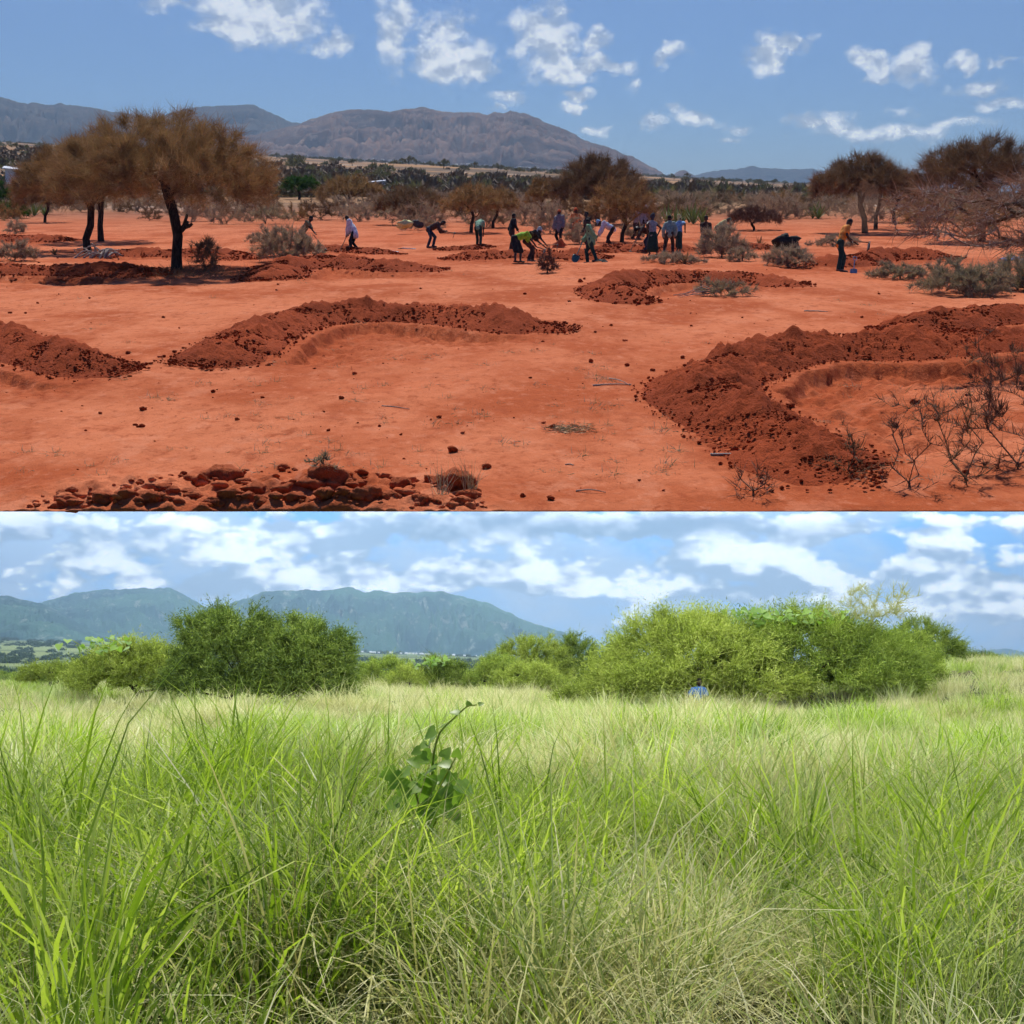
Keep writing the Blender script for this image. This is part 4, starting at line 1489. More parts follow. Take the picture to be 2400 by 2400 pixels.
M_HEAP = soil_mat('termite_soil', (.36, .085, .033), (.46, .122, .050), (.56, .18, .09), 1.0, 30)
RK = [rock_mesh(s, 2) for s in range(4)]
r = np.random.default_rng(31)
loose = [(1295, 1003, .05), (1060, 1060, .07), (855, 1172, .04), (570, 1110, .04), (1225, 1165, .035), (1290, 1172, .045), (800, 935, .045), (335, 962, .06), (770, 1010, .03), (1385, 850, .06), (1470, 858, .05), (1755, 1052, .06), (1722, 1060, .07), (1780, 1055, .05),
         (1395, 780, .04), (1140, 1098, .06), (620, 770, .03), (420, 770, .03), (235, 970, .03), (890, 1000, .03), (940, 1020, .025), (300, 830, .05), (1600, 840, .05), (1530, 870, .05), (2140, 930, .06), (2195, 965, .05), (1855, 955, .06), (1230, 690, .06), (1360, 662, .1), (1370, 655, .06), (2020, 745, .05), (2060, 690, .05), (1620, 765, .04), (660, 1105, .045), (430, 1115, .05), (520, 1140, .05), (1010, 985, .02), (210, 700, .04), (60, 735, .04), (505, 800, .04)]
for i, (bx, by, rr) in enumerate(loose):
    p = up(bx, by)
    o = link('soil_clod', RK[i % 4], loc=p + [0, 0, rr * .35], label='loose dark red clod lying on the bare soil', cat='clod', group='loose clods on the plain')
    rr *= .75
    o.scale = (rr, rr, rr)
    o.rotation_euler = (0, 0, r.random() * 6)
# broken termite heap at the terrace edge
RKH = [rock_mesh(s + 10, 3, .45, M_HEAP) for s in range(6)]
RKP = [rock_mesh(s + 30, 2, .45, M_PLAIN if s % 2 else M_HEAP) for s in range(6)]
p = up(640, 1140)
e = thing('termite_heap', p, 'broken crumbling termite heap of red clods at the edge of the plain', 'soil heap')
BIG = [(520, 1118, .22), (470, 1128, .14), (1060, 1140, .24), (1015, 1132, .13), (1100, 1165, .17), (770, 1120, .16), (720, 1135, .13), (660, 1150, .15), (600, 1150, .14), (940, 1135, .11), (380, 1150, .15), (300, 1165, .13), (545, 1165, .14), (450, 1165, .12), (820, 1140, .13), (870, 1155, .12), (1080, 1180, .16), (980, 1175, .12), (760, 1175, .13), (690, 1185, .12), (350, 1188, .11), (620, 1185, .13), (240, 1180, .10), (840, 1182, .11), (500, 1188, .12), (160, 1188, .09), (910, 1168, .1)]
for k in range(240):
    qx = r.uniform(70, 1150)
    BIG.append((qx, r.uniform(1098 + 60 * abs((qx - 640) / 520) ** 2, 1192), .016 * math.exp(r.exponential(.62))))
for i, (bx, by, rr) in enumerate(BIG):
    x, D, g = up(bx, by)
    rr = min(rr, .19 if i in (0, 2, 5) else .085 if i < 27 else .055)
    # keep the clod on the hillside's side of the terrace edge
    while D < float(np.interp(bx, pc, De)) + 1.6 * rr + .03 or g - rr * .2 < EYE + SEAM * (D - rr) + .02:
        D += .04
        x = (bx - 1200) / F * D
        g = float(ug(x, D))
    o = link('clod', (RKH if i < 27 else RKP)[i % 6], parent=e, loc=np.array([x, D, g + rr * (.05 if i < 27 else .2)]) - p)
    o.scale = (rr * 1.15, rr, rr * .9)
    o.rotation_euler = (0, 0, r.random() * 6)
for i, (bx, by) in enumerate([(1035, 1180), (1105, 1168)]):
    p = up(bx, by)
    n = 26
    mb = MB()
    mb.add(*ribbons(np.c_[r.normal(0, .04, n), r.normal(0, .03, n), np.full(n, .08)], r.normal(size=(n, 3)) * .4 + [0, 0, 1], np.full(n, .3), np.full(n, .006), 3, .3))
    link('straw_tuft', mb.mesh('straw_tuft', M_STRAW), loc=p, label=['tuft of pale dry grass on the broken heap', 'thin tuft of pale grass beside the largest heap clod'][i], cat='grass tuft')
p = up(758, 1128)
ms = bush_meshes(350, .13, .16, .12, 18, 260, .06, .012, M_OLIVE, M_BARK2, rt=.006)
plant('herb', p + [0, 0, .1], st(ms), 'small grey-green herb sprouting on the broken heap', 'plant')

# pebbles and crumbs strewn over the plain: too many to count
r = np.random.default_rng(88)
n = 1100
D = 1 / (r.random(n) * (1 / 10.6 - 1 / 48.) + 1 / 48.)
x = r.uniform(-.49, .49, n) * D
keep = (fbm(x * .5, D * .5, 1.0, o=2) + r.normal(0, .4, n) > -.1) & (D > 10.9)
x, D = x[keep], D[keep]
n = len(x)
s = .006 * np.exp(r.exponential(.55, n)) * np.clip(D / 16, .8, 1.8)
s = np.minimum(s, .045)
scatter('pebbles', np.c_[x, D, ug(x, D) + s * .3], np.c_[np.zeros(n), np.zeros(n), r.random(n) * 6.28], np.c_[s * 1.2, s, s * .8], r.integers(0, 4, n), [rock_mesh(s_, 1, .35, M_DARK if s_ < 3 else M_PLAIN) for s_ in range(4)], 'small pebbles and crumbs strewn over the red plain', 'pebbles')
# wisps of dead grass on the plain
n = 380
D = 1 / (r.random(n) * (1 / 11.2 - 1 / 45.) + 1 / 45.)
x = r.uniform(-.49, .49, n) * D
keep = fbm(x * .35 + 7, D * .35, 3.0, o=2) > .25
x, D = x[keep], D[keep]
n = len(x)
wm = []
for k in range(3):
    rr = np.random.default_rng(900 + k)
    mb = MB()
    mb.add(*ribbons(np.c_[rr.normal(0, .07, 22), rr.normal(0, .05, 22), np.zeros(22)], rr.normal(size=(22, 3)) + [0, 0, .3], np.full(22, .07), np.full(22, .005), 2, .4))
    wm.append(mb.mesh('wisp', M_OLIVE))
scatter('grass_wisps', np.c_[x, D, ug(x, D) + .005], np.c_[np.full(n, math.atan(SL)), np.zeros(n), np.zeros(n)], np.ones((n, 3)) * r.uniform(.7, 1.8, (n, 1)), r.integers(0, 3, n), wm, 'wisps of dead grass on the red plain', 'dead grass')

# ------------------------------------------------------------------ the green savanna
M_SHADE = M_DEEP


def spray_bush(seed, H, Rx, Ry, npts, nsp, L, mats, bark, zlow=.18, stems=True, lum_=.3, leaf=6, lw=.027, top=2.0, rt=.09, base=.5, droop=0.0, trunk=None, outl=.25):
    """dense thorn bush: arching sprays set with small leaflets"""
    r = np.random.default_rng(seed)
    u = r.normal(size=(npts, 3))
    u /= np.linalg.norm(u, axis=1, keepdims=True)
    u[:, 2] = np.abs(u[:, 2])
    lm = 1 + lum_ * fbm(u[:, 0] * 1.6 + seed, u[:, 1] * 1.6, u[:, 2] * 1.6, o=3)
    hz = np.sign(u[:, 2]) * np.abs(u[:, 2]) ** (2 / top)
    pts = np.c_[u[:, 0] * Rx, u[:, 1] * Ry, hz * H * (1 - zlow)] * (lm * (.55 + .45 * r.random(npts) ** .4))[:, None]
    pts[:, 2] += H * zlow - droop * (u[:, 0] ** 2 + u[:, 1] ** 2) * H
    pts[:, 2] = np.maximum(pts[:, 2], .12)
    N, par = grow(pts, trunk or [(0, 0, -.1), (0, 0, base)], r, .22 * max(1, H / 3), .22)
    big, small, rad, cnt = skeleton_mesh(N, par, rt, .006, bark, .022, flare=False)
    ok = np.where((rad <= max(.02, np.quantile(rad, .8))) & (par >= 0))[0]
    i = ok[r.integers(0, len(ok), nsp)]
    q = r.random(nsp)[:, None]
    P = N[i] * q + N[par[i]] * (1 - q)
    o = (P - np.array([0, 0, H * zlow])) / np.array([Rx, Ry, H])
    o /= np.linalg.norm(o, axis=1, keepdims=True) + 1e-9
    d = o * 1.0 + r.normal(size=(nsp, 3)) * .55 + np.array([0, 0, .22])
    d /= np.linalg.norm(d, axis=1, keepdims=True)
    LL = L * (.5 + r.random(nsp)) * np.where(r.random(nsp) < outl * .2, 1.7, 1)
    mb = MB()
    mb.add(*ribbons(P, d, LL, np.full(nsp, lw * .8), 3, .22, -.15, r))
    # leaflets along each spray
    k = leaf
    tt = (np.arange(k) + .6) / (k + .3)
    PP = (P[:, None] + d[:, None] * (LL[:, None] * tt[None])[..., None]).reshape(-1, 3)
    PP[:, 2] -= .05 * (LL[:, None] * tt[None] ** 2).ravel()
    dd = np.repeat(d, k, 0) * .55 + r.normal(size=(nsp * k, 3)) * .75
    n = len(PP)
    mb.add(*ribbons(PP, dd, np.full(n, L * .28) * (.6 + .7 * r.random(n)), np.full(n, lw * 1.25), 1, .1, 0, r))
    fm = mb.mesh('foliage', mats)
    wb = MB()
    for s in (big, small):
        if s.n:
            wb.add(np.concatenate(s.v), *[np.concatenate(x) for x in s.f.values()])
    return wb.mesh('branches', bark), fm


def bf(ms):
    return [('branches', ms[0]), ('foliage', ms[1])]


def lowbush(bx, by, xl, xr, yt, mat, seed, npts, nsp, lab, cat='bush', name='thorn_bush', L=.38, depth=.85, D=None, **kw):
    p = low(bx, by) if D is None else np.array([(bx - 1200) / F * D, D, float(lg((bx - 1200) / F * D, D))])
    s = p[1] / F
    H = EYE + (HY - yt) * s - p[2]
    Rx = (xr - xl) / 2 * s
    c = ((xl + xr) / 2 - bx) * s
    p = p + np.array([c, 0, 0])
    p[2] = float(lg(p[0], p[1]))
    ms = spray_bush(seed, H * .90, Rx * .92, Rx * depth, npts, int(nsp * .72), L * 1.15, mat, M_BARK, **kw)
    return plant(name, p, bf(ms), lab, cat), p, H, Rx


lowbush(530, 1668, 392, 690, 1412, M_DEEP, 501, 620, 16000, 'dark green dense thorn bush, left lobe of the tall pair', zlow=.22, top=2.0, base=.5, lum_=.22)
lowbush(705, 1668, 560, 842, 1440, M_DEEP, 502, 620, 16000, 'dark green rounded thorn bush, right lobe of the tall pair with shade below', zlow=.22, top=2.0, base=.5, lum_=.22)
lowbush(325, 1658, 165, 480, 1494, M_YELLOW, 503, 460, 11000, 'pale yellow-green spreading thorn tree with dark stems left of the tall pair', zlow=.34, droop=.05)
lowbush(110, 1618, 45, 190, 1556, M_YELLOW, 504, 160, 2600, 'low flat yellow-green thorn tree with dark stems on the slope', zlow=.45, D=62)
lowbush(150, 1612, 95, 215, 1553, M_MID, 505, 130, 2200, 'low flat green thorn tree beside the flat yellow-green one', zlow=.45, D=66)
lowbush(900, 1624, 836, 968, 1548, M_MID, 506, 220, 4800, 'mid green bush just right of the dark tall pair', D=66)
lowbush(960, 1632, 905, 1015, 1572, M_YELLOW, 507, 120, 2400, 'small pale green bush between two darker ones', D=60)
lowbush(1038, 1626, 985, 1098, 1542, M_DEEP, 508, 240, 5000, 'dark glossy bush with broad leaves on its top', D=61)
lowbush(1145, 1632, 1090, 1212, 1542, M_MID, 509, 240, 5400, 'rounded green bush left of the tall two-toned one', D=60)
lowbush(1245, 1634, 1162, 1325, 1566, M_YELLOW, 510, 260, 6400, 'low round pale grey-green bush standing before the tall two-toned one', D=56)
lowbush(1255, 1622, 1160, 1345, 1486, M_YELLOW, 511, 360, 8600, 'tall yellow-green half of the two-toned bush in the background', D=66)
lowbush(1350, 1618, 1285, 1406, 1490, M_DEEP, 512, 300, 6800, 'tall dark green half of the two-toned bush in the background', D=67)
_, pR, HR_, RR_ = lowbush(1600, 1668, 1398, 1860, 1446, M_YELLOW, 513, 900, 22000, 'sprawling pale yellow-green thorn bush, the left of the great thicket', zlow=.34, droop=.10, top=2.0, outl=2.6, base=.8)
lowbush(1900, 1664, 1670, 2130, 1430, M_MID, 514, 900, 22000, 'mid green sprawling thorn bush, the middle of the great thicket', zlow=.28, top=2.0, outl=2.6, base=.8)
lowbush(2050, 1640, 1920, 2195, 1470, M_MID, 515, 420, 9500, 'bright green lower thorn bush, the right flank of the great thicket', zlow=.14, D=42)
lowbush(2150, 1600, 2040, 2258, 1458, M_DEEP, 516, 320, 5600, 'dark green thorn bush behind the great thicket', zlow=.25, D=54)
lowbush(2290, 1572, 2232, 2352, 1530, M_DEEP, 517, 150, 2400, 'small dark green bush on the grassy skyline', D=80)
lowbush(2322, 1572, 2290, 2355, 1556, M_MID, 518, 70, 1000, 'tiny green bush in front of the small skyline bush', D=72)
lowbush(1350, 1672, 1310, 1400, 1612, M_YELLOW, 519, 110, 1800, 'straw-green thin bush in grass left of the great thicket', D=40)

# pale leafless twigs over the thicket
M_PALETW = leaf_mat('pale_twigs', [(.30, .32, .12), (.42, .43, .18), (.55, .53, .28)], .3)
p = low(2060, 1668)
p[0] -= .2
r = np.random.default_rng(520)
N, par = grow(np.c_[r.normal(0, .75, 80), r.normal(0, .5, 80), 2.7 + 1.3 * r.random(80)], [(0, 0, 0), (0, .1, 1.2), (0, .1, 2.4)], r, .25, .2)
big, small, rad, cnt = skeleton_mesh(N, par, .016, .004, M_DEAD, .015, flare=False)
mb = MB()
mb.add(*twigs_on(N, par, rad, 1500, .28, .018, r, np.array([0, 0, 2.2])))
for s in (big, small):
    if s.n:
        mb.add(np.concatenate(s.v), *[np.concatenate(x) for x in s.f.values()])
e = thing('dead_shrub', p, 'pale straw-green shrub poking out of the top of the great thicket', 'shrub')
link('twigs', mb.mesh('twigs', M_PALETW), parent=e)


# broad leaves
def leaf_shape(L, W, fold=.18, curl=.15):
    """heart-shaped leaf along +x, a little folded"""
    out = [(0, 0), (-.12, .25), (-.06, .45), (.15, .52), (.40, .45), (.65, .30), (.85, .13), (1, 0)]
    mid = [0, .02, .1, .2, .4, .65, .85, 1]
    Vv, f = [], []
    for k, (x, y) in enumerate(out):
        xm = mid[k]
        z = -curl * x * x * L
        zm = -curl * xm * xm * L
        Vv += [(xm * L, 0, zm - .0), (x * L, y * W, z + fold * abs(y) * W), (x * L, -y * W, z + fold * abs(y) * W)]
    for k in range(len(out) - 1):
        a, b_ = 3 * k, 3 * k + 3
        f += [(a, b_, b_ + 1, a + 1), (a, a + 2, b_ + 2, b_)]
    return Vv, f


def basis(d, n):
    d = np.array(d, float)
    d /= np.linalg.norm(d)
    n = np.array(n, float)
    y = np.cross(n, d)
    y /= np.linalg.norm(y) + 1e-9
    z = np.cross(d, y)
    return np.stack([d, y, z])


LV, LF = leaf_shape(1, 1)
LV = np.array(LV)
# vine clumps on bush tops
for i, (bx, py, Dd, n, w_) in enumerate([(1765, 1442, 37.5, 60, 70), (1890, 1446, 37.5, 60, 80), (1020, 1548, 60, 50, 50), (250, 1508, 38, 45, 70)]):
    r = np.random.default_rng(540 + i)
    s = Dd / F
    c = np.array([(bx - 1200) * s, Dd - .3, EYE + (HY - py) * s])
    e = thing('vine_clump', c - [0, 0, .5], ['broad-leaved vine on the pale left crown of the great thicket', 'broad-leaved vine on the middle crown of the great thicket', 'broad-leaved vine on top of the dark glossy bush', 'broad-leaved vine at the peak of the pale spreading tree'][i], 'vine')
    mb = MB()
    for k in range(n):
        o = np.array([r.normal(0, w_ * s * .5), r.normal(0, .35), r.uniform(-.25, .25) + .5])
        B = basis([r.normal(), r.normal(), -.4], [r.normal() * .5, -.6 + r.normal() * .5, 1])
        mb.add((LV * r.uniform(.16, .28)) @ B + o, LF)
    link('leaves', mb.mesh('leaves', M_BROAD), parent=e)
    mb = MB()
    for k in range(4):
        mb.add(*tube(catmull([(r.normal(0, .1), 0, -.6), (r.normal(0, .3), 0, .1), (r.normal(0, w_ * s * .5), r.normal(0, .2), .6)], 8), .012, 4))
    link('stem', mb.mesh('stem', M_MID), parent=e)

# climbing plant standing in the grass
p = low(1005, 2060)
p = np.array([(1008 - 1200) / F * 6.6, 6.6, 0.0])
p[2] = float(lg(p[0], p[1]))
e = thing('broadleaf_plant', p, 'broad heart-leaved climbing plant with a curved shoot standing out of the grass', 'plant')
s = 6.6 / F


def vp(px, py, dy=0.0):
    return np.array([(px - 1200) / F * (6.6 + dy) - p[0], dy, EYE + (HY - py) / F * (6.6 + dy) - p[2]])


stems = [[(1008, 2040), (1005, 1930), (1012, 1830), (1018, 1760), (1032, 1715), (1062, 1685), (1095, 1655), (1118, 1652)],
         [(1010, 1950), (1030, 1850), (1055, 1800), (1068, 1775)],
         [(1000, 1960), (975, 1860), (960, 1810)], [(1005, 1950), (1060, 1860), (1090, 1850)]]
for k, sp in enumerate(stems):
    mb = MB()
    mb.add(*tube(catmull([vp(a, b_, .03 * k) for a, b_ in sp], 20), np.linspace(.012, .004, 20), 6))
    link('stem', mb.mesh('stem', M_MID, True), parent=e)
lv = [  # px, py, length px, direction deg in picture (0 right, 90 up), facing to viewer, 
    (1075, 1672, 24, 170, .4), (1050, 1700, 24, 190, .3), (1020, 1712, 36, 215, .5), (1020, 1725, 36, 230, .2), (1000, 1745, 26, 200, .5), (985, 1758, 26, 200, .6),
    (1012, 1765, 40, 225, .9), (1055, 1792, 34, 175, .5), (1022, 1800, 40, 205, .3), (1005, 1818, 52, 265, .95), (990, 1830, 46, 290, .9), (1045, 1830, 38, 180, .5), (1062, 1812, 36, 265, .8),
    (1070, 1840, 44, 330, .4), (1085, 1835, 40, 320, .3), (1045, 1860, 40, 250, .8), (1080, 1868, 38, 215, .7), (960, 1808, 44, 200, .4), (945, 1822, 46, 215, .7), (925, 1812, 40, 190, .9),
    (950, 1852, 44, 240, .6), (975, 1860, 40, 260, .8), (1030, 1880, 42, 265, .8), (1000, 1900, 44, 255, .7), (960, 1890, 40, 230, .7), (1060, 1900, 40, 300, .6), (1100, 1655, 16, 110, .6), (1122, 1652, 14, 20, .6),
    (1010, 1850, 44, 240, .8), (1040, 1845, 40, 300, .7), (980, 1845, 42, 200, .5), (1025, 1865, 44, 275, .9), (1075, 1855, 36, 250, .8), (965, 1835, 40, 250, .8), (1000, 1775, 34, 190, .7), (1030, 1815, 38, 320, .6), (1015, 1890, 46, 200, .6), (1045, 1895, 44, 330, .6), (935, 1880, 42, 200, .5), (985, 1790, 36, 160, .5), (1040, 1775, 30, 60, .5), (1070, 1775, 26, 80, .4)]
for k, (bx, by, lp, an, fc) in enumerate(lv):
    c = vp(bx, by, rng.uniform(-.12, .12))
    d = np.array([math.cos(R(an)), rng.uniform(-.35, .25), math.sin(R(an))])
    B = basis(d, [rng.normal() * .25, -fc, 1.1 - fc])
    mb = MB()
    mb.add((LV * lp * s * .98) @ B + c, LF)
    link('leaf', mb.mesh('leaf', M_BROAD, True), parent=e)

# ------------------------------------------------------------------ grass
M_GR = leaf_mat('green_grass', [(.10, .17, .016), (.28, .41, .036), (.50, .62, .090), (.78, .84, .28)], .50, .5, .35)
M_GR2 = leaf_mat('pale_green_grass', [(.12, .17, .040), (.33, .41, .125), (.56, .62, .27), (.84, .85, .56)], .50, .5, .35)
M_DRYG = leaf_mat('straw_grass', [(.32, .31, .11), (.58, .57, .25), (.78, .76, .42), (.88, .86, .60)], .42, tint=(1, 1, .75))
M_SEED = leaf_mat('seed_heads', [(.36, .29, .15), (.50, .41, .24), (.42, .30, .22)], .25)


def blade_clump(seed, n, L, W, spread, lean, bend, mat, seg=4, lay=0.0):
    r = np.random.default_rng(seed)
    a = r.random(n) * 6.283
    rad = spread * np.sqrt(r.random(n))
    P = np.c_[np.cos(a) * rad, np.sin(a) * rad, np.zeros(n)]
    a2 = a + r.normal(0, .9, n)
    out = np.c_[np.cos(a2), np.sin(a2), np.zeros(n)]
    ln = np.abs(r.normal(lean, lean * .6, n)) + lay * r.random(n)
    LL = L * (.45 + .75 * r.random(n))
    bd = bend * (.3 + 1.2 * r.random(n))
    side = np.c_[-np.sin(a2), np.cos(a2), np.zeros(n)]
    tw = r.normal(0, .8, n)
    side = side * np.cos(tw)[:, None] + out * np.sin(tw)[:, None]
    rows = []
    ang = ln.copy()
    c = P.copy()
    for k in range(seg + 1):
        q = k / seg
        w_ = W * (.75 + .5 * q if q < .4 else (1 - q) / .6 * .95 + .03) * (.7 + .6 * r.random(n) if k == 0 else 1)
        if k < seg:
            rows += [c - side * (w_ * .5)[:, None] if np.ndim(w_) else c - side * w_ * .5, c + side * (w_ * .5)[:, None] if np.ndim(w_) else c + side * w_ * .5]
        else:
            rows += [c]
        st_ = LL / seg
        c = c + (out * np.sin(ang)[:, None] + np.array([0, 0, 1]) * np.cos(ang)[:, None]) * st_[:, None]
        ang = ang + bd / seg * (1 + q)
    Vv = np.stack(rows, 1).reshape(-1, 3)
    m_ = 2 * seg + 1
    b0 = np.arange(n)[:, None] * m_
    q4 = np.concatenate([b0 + np.array([[2 * k, 2 * k + 1, 2 * k + 3, 2 * k + 2]]) for k in range(seg - 1)])
    t3 = b0 + np.array([[2 * seg - 2, 2 * seg - 1, 2 * seg]])
    mb = MB()
    mb.add(Vv, q4, t3)
    return mb


def stalk_clump(seed, n, L, spread, mat):
    r = np.random.default_rng(seed)
    mb = blade_clump(seed, n, L, .0045, spread, .22, .35, mat, 4)
    return mb


SRC = []
for k in range(5):
    SRC.append(blade_clump(600 + k, 17, 1.20, .018, .12, .20, 1.25, None).mesh('tall_blades', M_GR))          # 0-4 broad tall
for k in range(4):
    SRC.append(blade_clump(610 + k, 28, .92, .009, .16, .26, 1.2, None).mesh('fine_blades', M_GR2))        # 5-8 finer
for k in range(4):
    SRC.append(blade_clump(620 + k, 30, .92, .0080, .20, .45, 1.4, None, lay=.7).mesh('straw_blades', M_DRYG))  # 9-12 straw tangle
for k in range(3):
    mb = stalk_clump(630 + k, 9, 1.0, .14, None)
    r = np.random.default_rng(640 + k)
    SRC.append(mb.mesh('stalks', M_SEED))                                                                   # 13-15 stalks
FAR = []
for k in range(4):
    FAR.append(blade_clump(650 + k, 44, .72, .022, .30, .28, 1.0, None, 3).mesh('far_blades', M_GR2 if k % 2 else M_GR))
for k in range(4):
    FAR.append(blade_clump(660 + k, 44, .72, .017, .32, .32, 1.1, None, 3).mesh('far_straw', M_DRYG))


def grass_field(name, Dlo, Dhi, dens, pick, label, seed, smin, smax, src, half=.53, realize=False):
    r = np.random.default_rng(seed)
    area = half * (Dhi ** 2 - Dlo ** 2)
    n = int(area * dens)
    D = np.sqrt(r.random(n) * (Dhi ** 2 - Dlo ** 2) + Dlo ** 2)
    x = (r.random(n) * 2 - 1) * (half * D + 1.1)
    idx, sc, keep = pick(x, D, r)
    x, D, idx, sc = x[keep], D[keep], idx[keep], sc[keep]
    n = len(x)
    s = r.uniform(smin, smax, n) * sc
    rots = np.c_[r.normal(0, .13, n), r.normal(0, .13, n), r.random(n) * 6.283]
    scatter(name, np.c_[x, D, lg(x, D) - .02], rots, np.c_[s, s, s * r.uniform(.85, 1.2, n)], idx, src, label, 'grass', realize=realize)


def patch(x, D, px, py, hw, hh):
    """1 inside a patch round a photograph pixel of the grass tops"""
    gx = 1200 + F * x / D
    gy = HY + F * (EYE - .65) / D
    return np.exp(-((gx - px) / hw) ** 2 - ((gy - py) / hh) ** 2)


def pick_near(x, D, r):
    n = len(x)
    lush = patch(x, D, 550, 1780, 430, 110) + patch(x, D, 120, 2150, 430, 260) + .6 * patch(x, D, 2150, 2000, 300, 200) + .35 * patch(x, D, 1300, 1850, 500, 120) + .5 * patch(x, D, 2050, 1700, 260, 50)
    straw = patch(x, D, 90, 1760, 240, 110) + .9 * patch(x, D, 1350, 2250, 800, 230) + .6 * patch(x, D, 1500, 1720, 500, 60) + .7 * patch(x, D, 1750, 2050, 260, 200) + .5 * patch(x, D, 2300, 2330, 300, 100)
    nz = .30 * fbm(x * .9, D * .9, 4.0, o=2)
    a = np.clip(.12 + .62 * lush - .18 * straw + nz, .03, .9)
    b_ = np.clip(.46 + .30 * straw - .30 * lush - nz, .08, .85)
    q = r.random(n)
    t1, t2 = a, a + (1 - a) * b_
    idx = np.where(q < t1, r.integers(0, 5, n), np.where(q < t2, r.integers(9, 13, n), r.integers(5, 9, n)))
    idx = np.where(r.random(n) < .12, r.integers(13, 16, n), idx)
    sc = np.where(idx < 5, .75 + .35 * np.clip(lush, 0, 1), np.where(idx > 12, .85, np.where(idx > 8, 1.12, 1.0) + .1 * nz))
    clump = fbm(x * 1.6, D * 1.6, 9.0, o=2)
    sc = sc * (1 + .42 * clump) * np.clip(.66 + D * .03, .72, .88) * np.clip(1.35 - D * .045, .78, 1)
    sc = np.where((np.abs(x + .49) < .9) & (D > 4.4) & (D < 6.5), sc * 1.3, sc)
    gap = fbm(x * 2.3, D * 2.3, 12.0, o=2) + r.normal(0, .3, n) > -.30
    return idx, sc, gap


def pick_far(x, D, r):
    n = len(x)
    green = patch(x, D, 2050, 1700, 330, 45) + .8 * patch(x, D, 1500, 1680, 160, 40) + .4 * patch(x, D, 600, 1690, 260, 30)
    q = r.random(n)
    g = np.clip(.20 + .55 * green + .75 * fbm(x * .30, D * .30, 2.0, o=2), .05, .9)
    idx = np.where(q < g, r.integers(0, 4, n), r.integers(4, 8, n))
    return idx, np.clip(1 + .80 * fbm(x * .55, D * .55, 6.0, o=3), .40, 1.9) * np.clip(1.12 - D * .016, .60, 1), fbm(x * .9, D * .9, 2.0, o=2) + r.normal(0, .3, n) > -.45


grass_field('meadow_grass', 1.3, 12.5, 64, pick_near, 'tall mixed green and straw grass filling the savanna foreground', 701, .8, 1.2, SRC, realize=True)
grass_field('far_meadow_grass', 11.0, 34, 11, pick_far, 'pale straw-green grass around the thorn bushes', 702, .75, 1.1, FAR)
grass_field('slope_grass', 34, 85, 3.4, pick_far, 'short pale grass running up to the savanna skyline', 703, .9, 1.35, FAR)

# lush tuft the climbing plant stands in
r = np.random.default_rng(717)
n = 170
tx_, td_ = r.normal(-.47, .34, n), r.uniform(5.35, 6.5, n)
s_ = r.uniform(.75, 1.08, n)
scatter('tall_tuft', np.c_[tx_ * td_ / 6.3, td_, lg(tx_, td_) - .02], np.c_[r.normal(0, .12, n), r.normal(0, .12, n), r.random(n) * 6.28], np.c_[s_, s_, s_], r.integers(0, 9, n), SRC[:9], 'lush green tuft around the climbing plant', 'grass', realize=True)

# valley beyond the crest: look-alike flat trees, dark tree belts, second village
tmv, cmv = acacia_meshes(230, 6.2, 5.2, 4.8, 4.0, [(0, 0, -.5), (.2, 0, 2), (-.1, 0, 4.2)], .3, 60, 2600, .9, .22, M_MID, M_BARK, slope=False, step=.8)
r = np.random.default_rng(55)
for k in range(34):
    px = r.uniform(-30, 270) if k < 24 else r.uniform(820, 1130)
    D = r.uniform(170, 520)
    x = (px - 1200) / F * D
    plant('valley_tree', (x, D, float(lg(x, D))), tc((tmv, cmv)), 'flat-topped green acacia in the valley below the savanna crest', 'tree', 'acacias of the green valley', scale=r.uniform(.7, 1.25), flip=bool(k % 2))
M_BELT = leaf_mat('belt_trees', [(.030, .050, .020), (.050, .080, .028), (.075, .11, .04)])
src = [blob_mesh(s + 20, 80, .55, .35, M_BELT, .6).mesh('belt', M_BELT) for s in range(3)]
pts, sc_ = [], []
for k in range(5200):
    D = math.exp(r.uniform(math.log(300), math.log(4300)))
    tx_ = r.uniform(-.52, .52)
    if float(vnoise(tx_ * 3, math.log(D) * 6, 8.0)) + .5 * float(vnoise(tx_ * 14, math.log(D) * 15, 5.0)) < .02 and r.random() > .05:
        continue
    pts.append((tx_ * D, D))
    sc_.append(r.uniform(2.0, 4.5) * (1 + D / 1800))
pts, sc_ = np.array(pts), np.array(sc_)
scatter('tree_belts', np.c_[pts, lg(pts[:, 0], pts[:, 1])], np.zeros((len(pts), 3)), np.c_[sc_, sc_, sc_], r.integers(0, 3, len(pts)), src, 'dark belts of trees crossing the green plain', 'trees')
for k in range(34):
    px = r.uniform(840, 1140)
    D = r.uniform(3000, 4200)
    x = (px - 1200) / F * D
    house((x, D, float(lg(x, D)) + 4), 'tiny pale house of the village on the green plain below the massif', 'houses of the green plain village', r.uniform(.5, .95), r.uniform(-.6, .6))

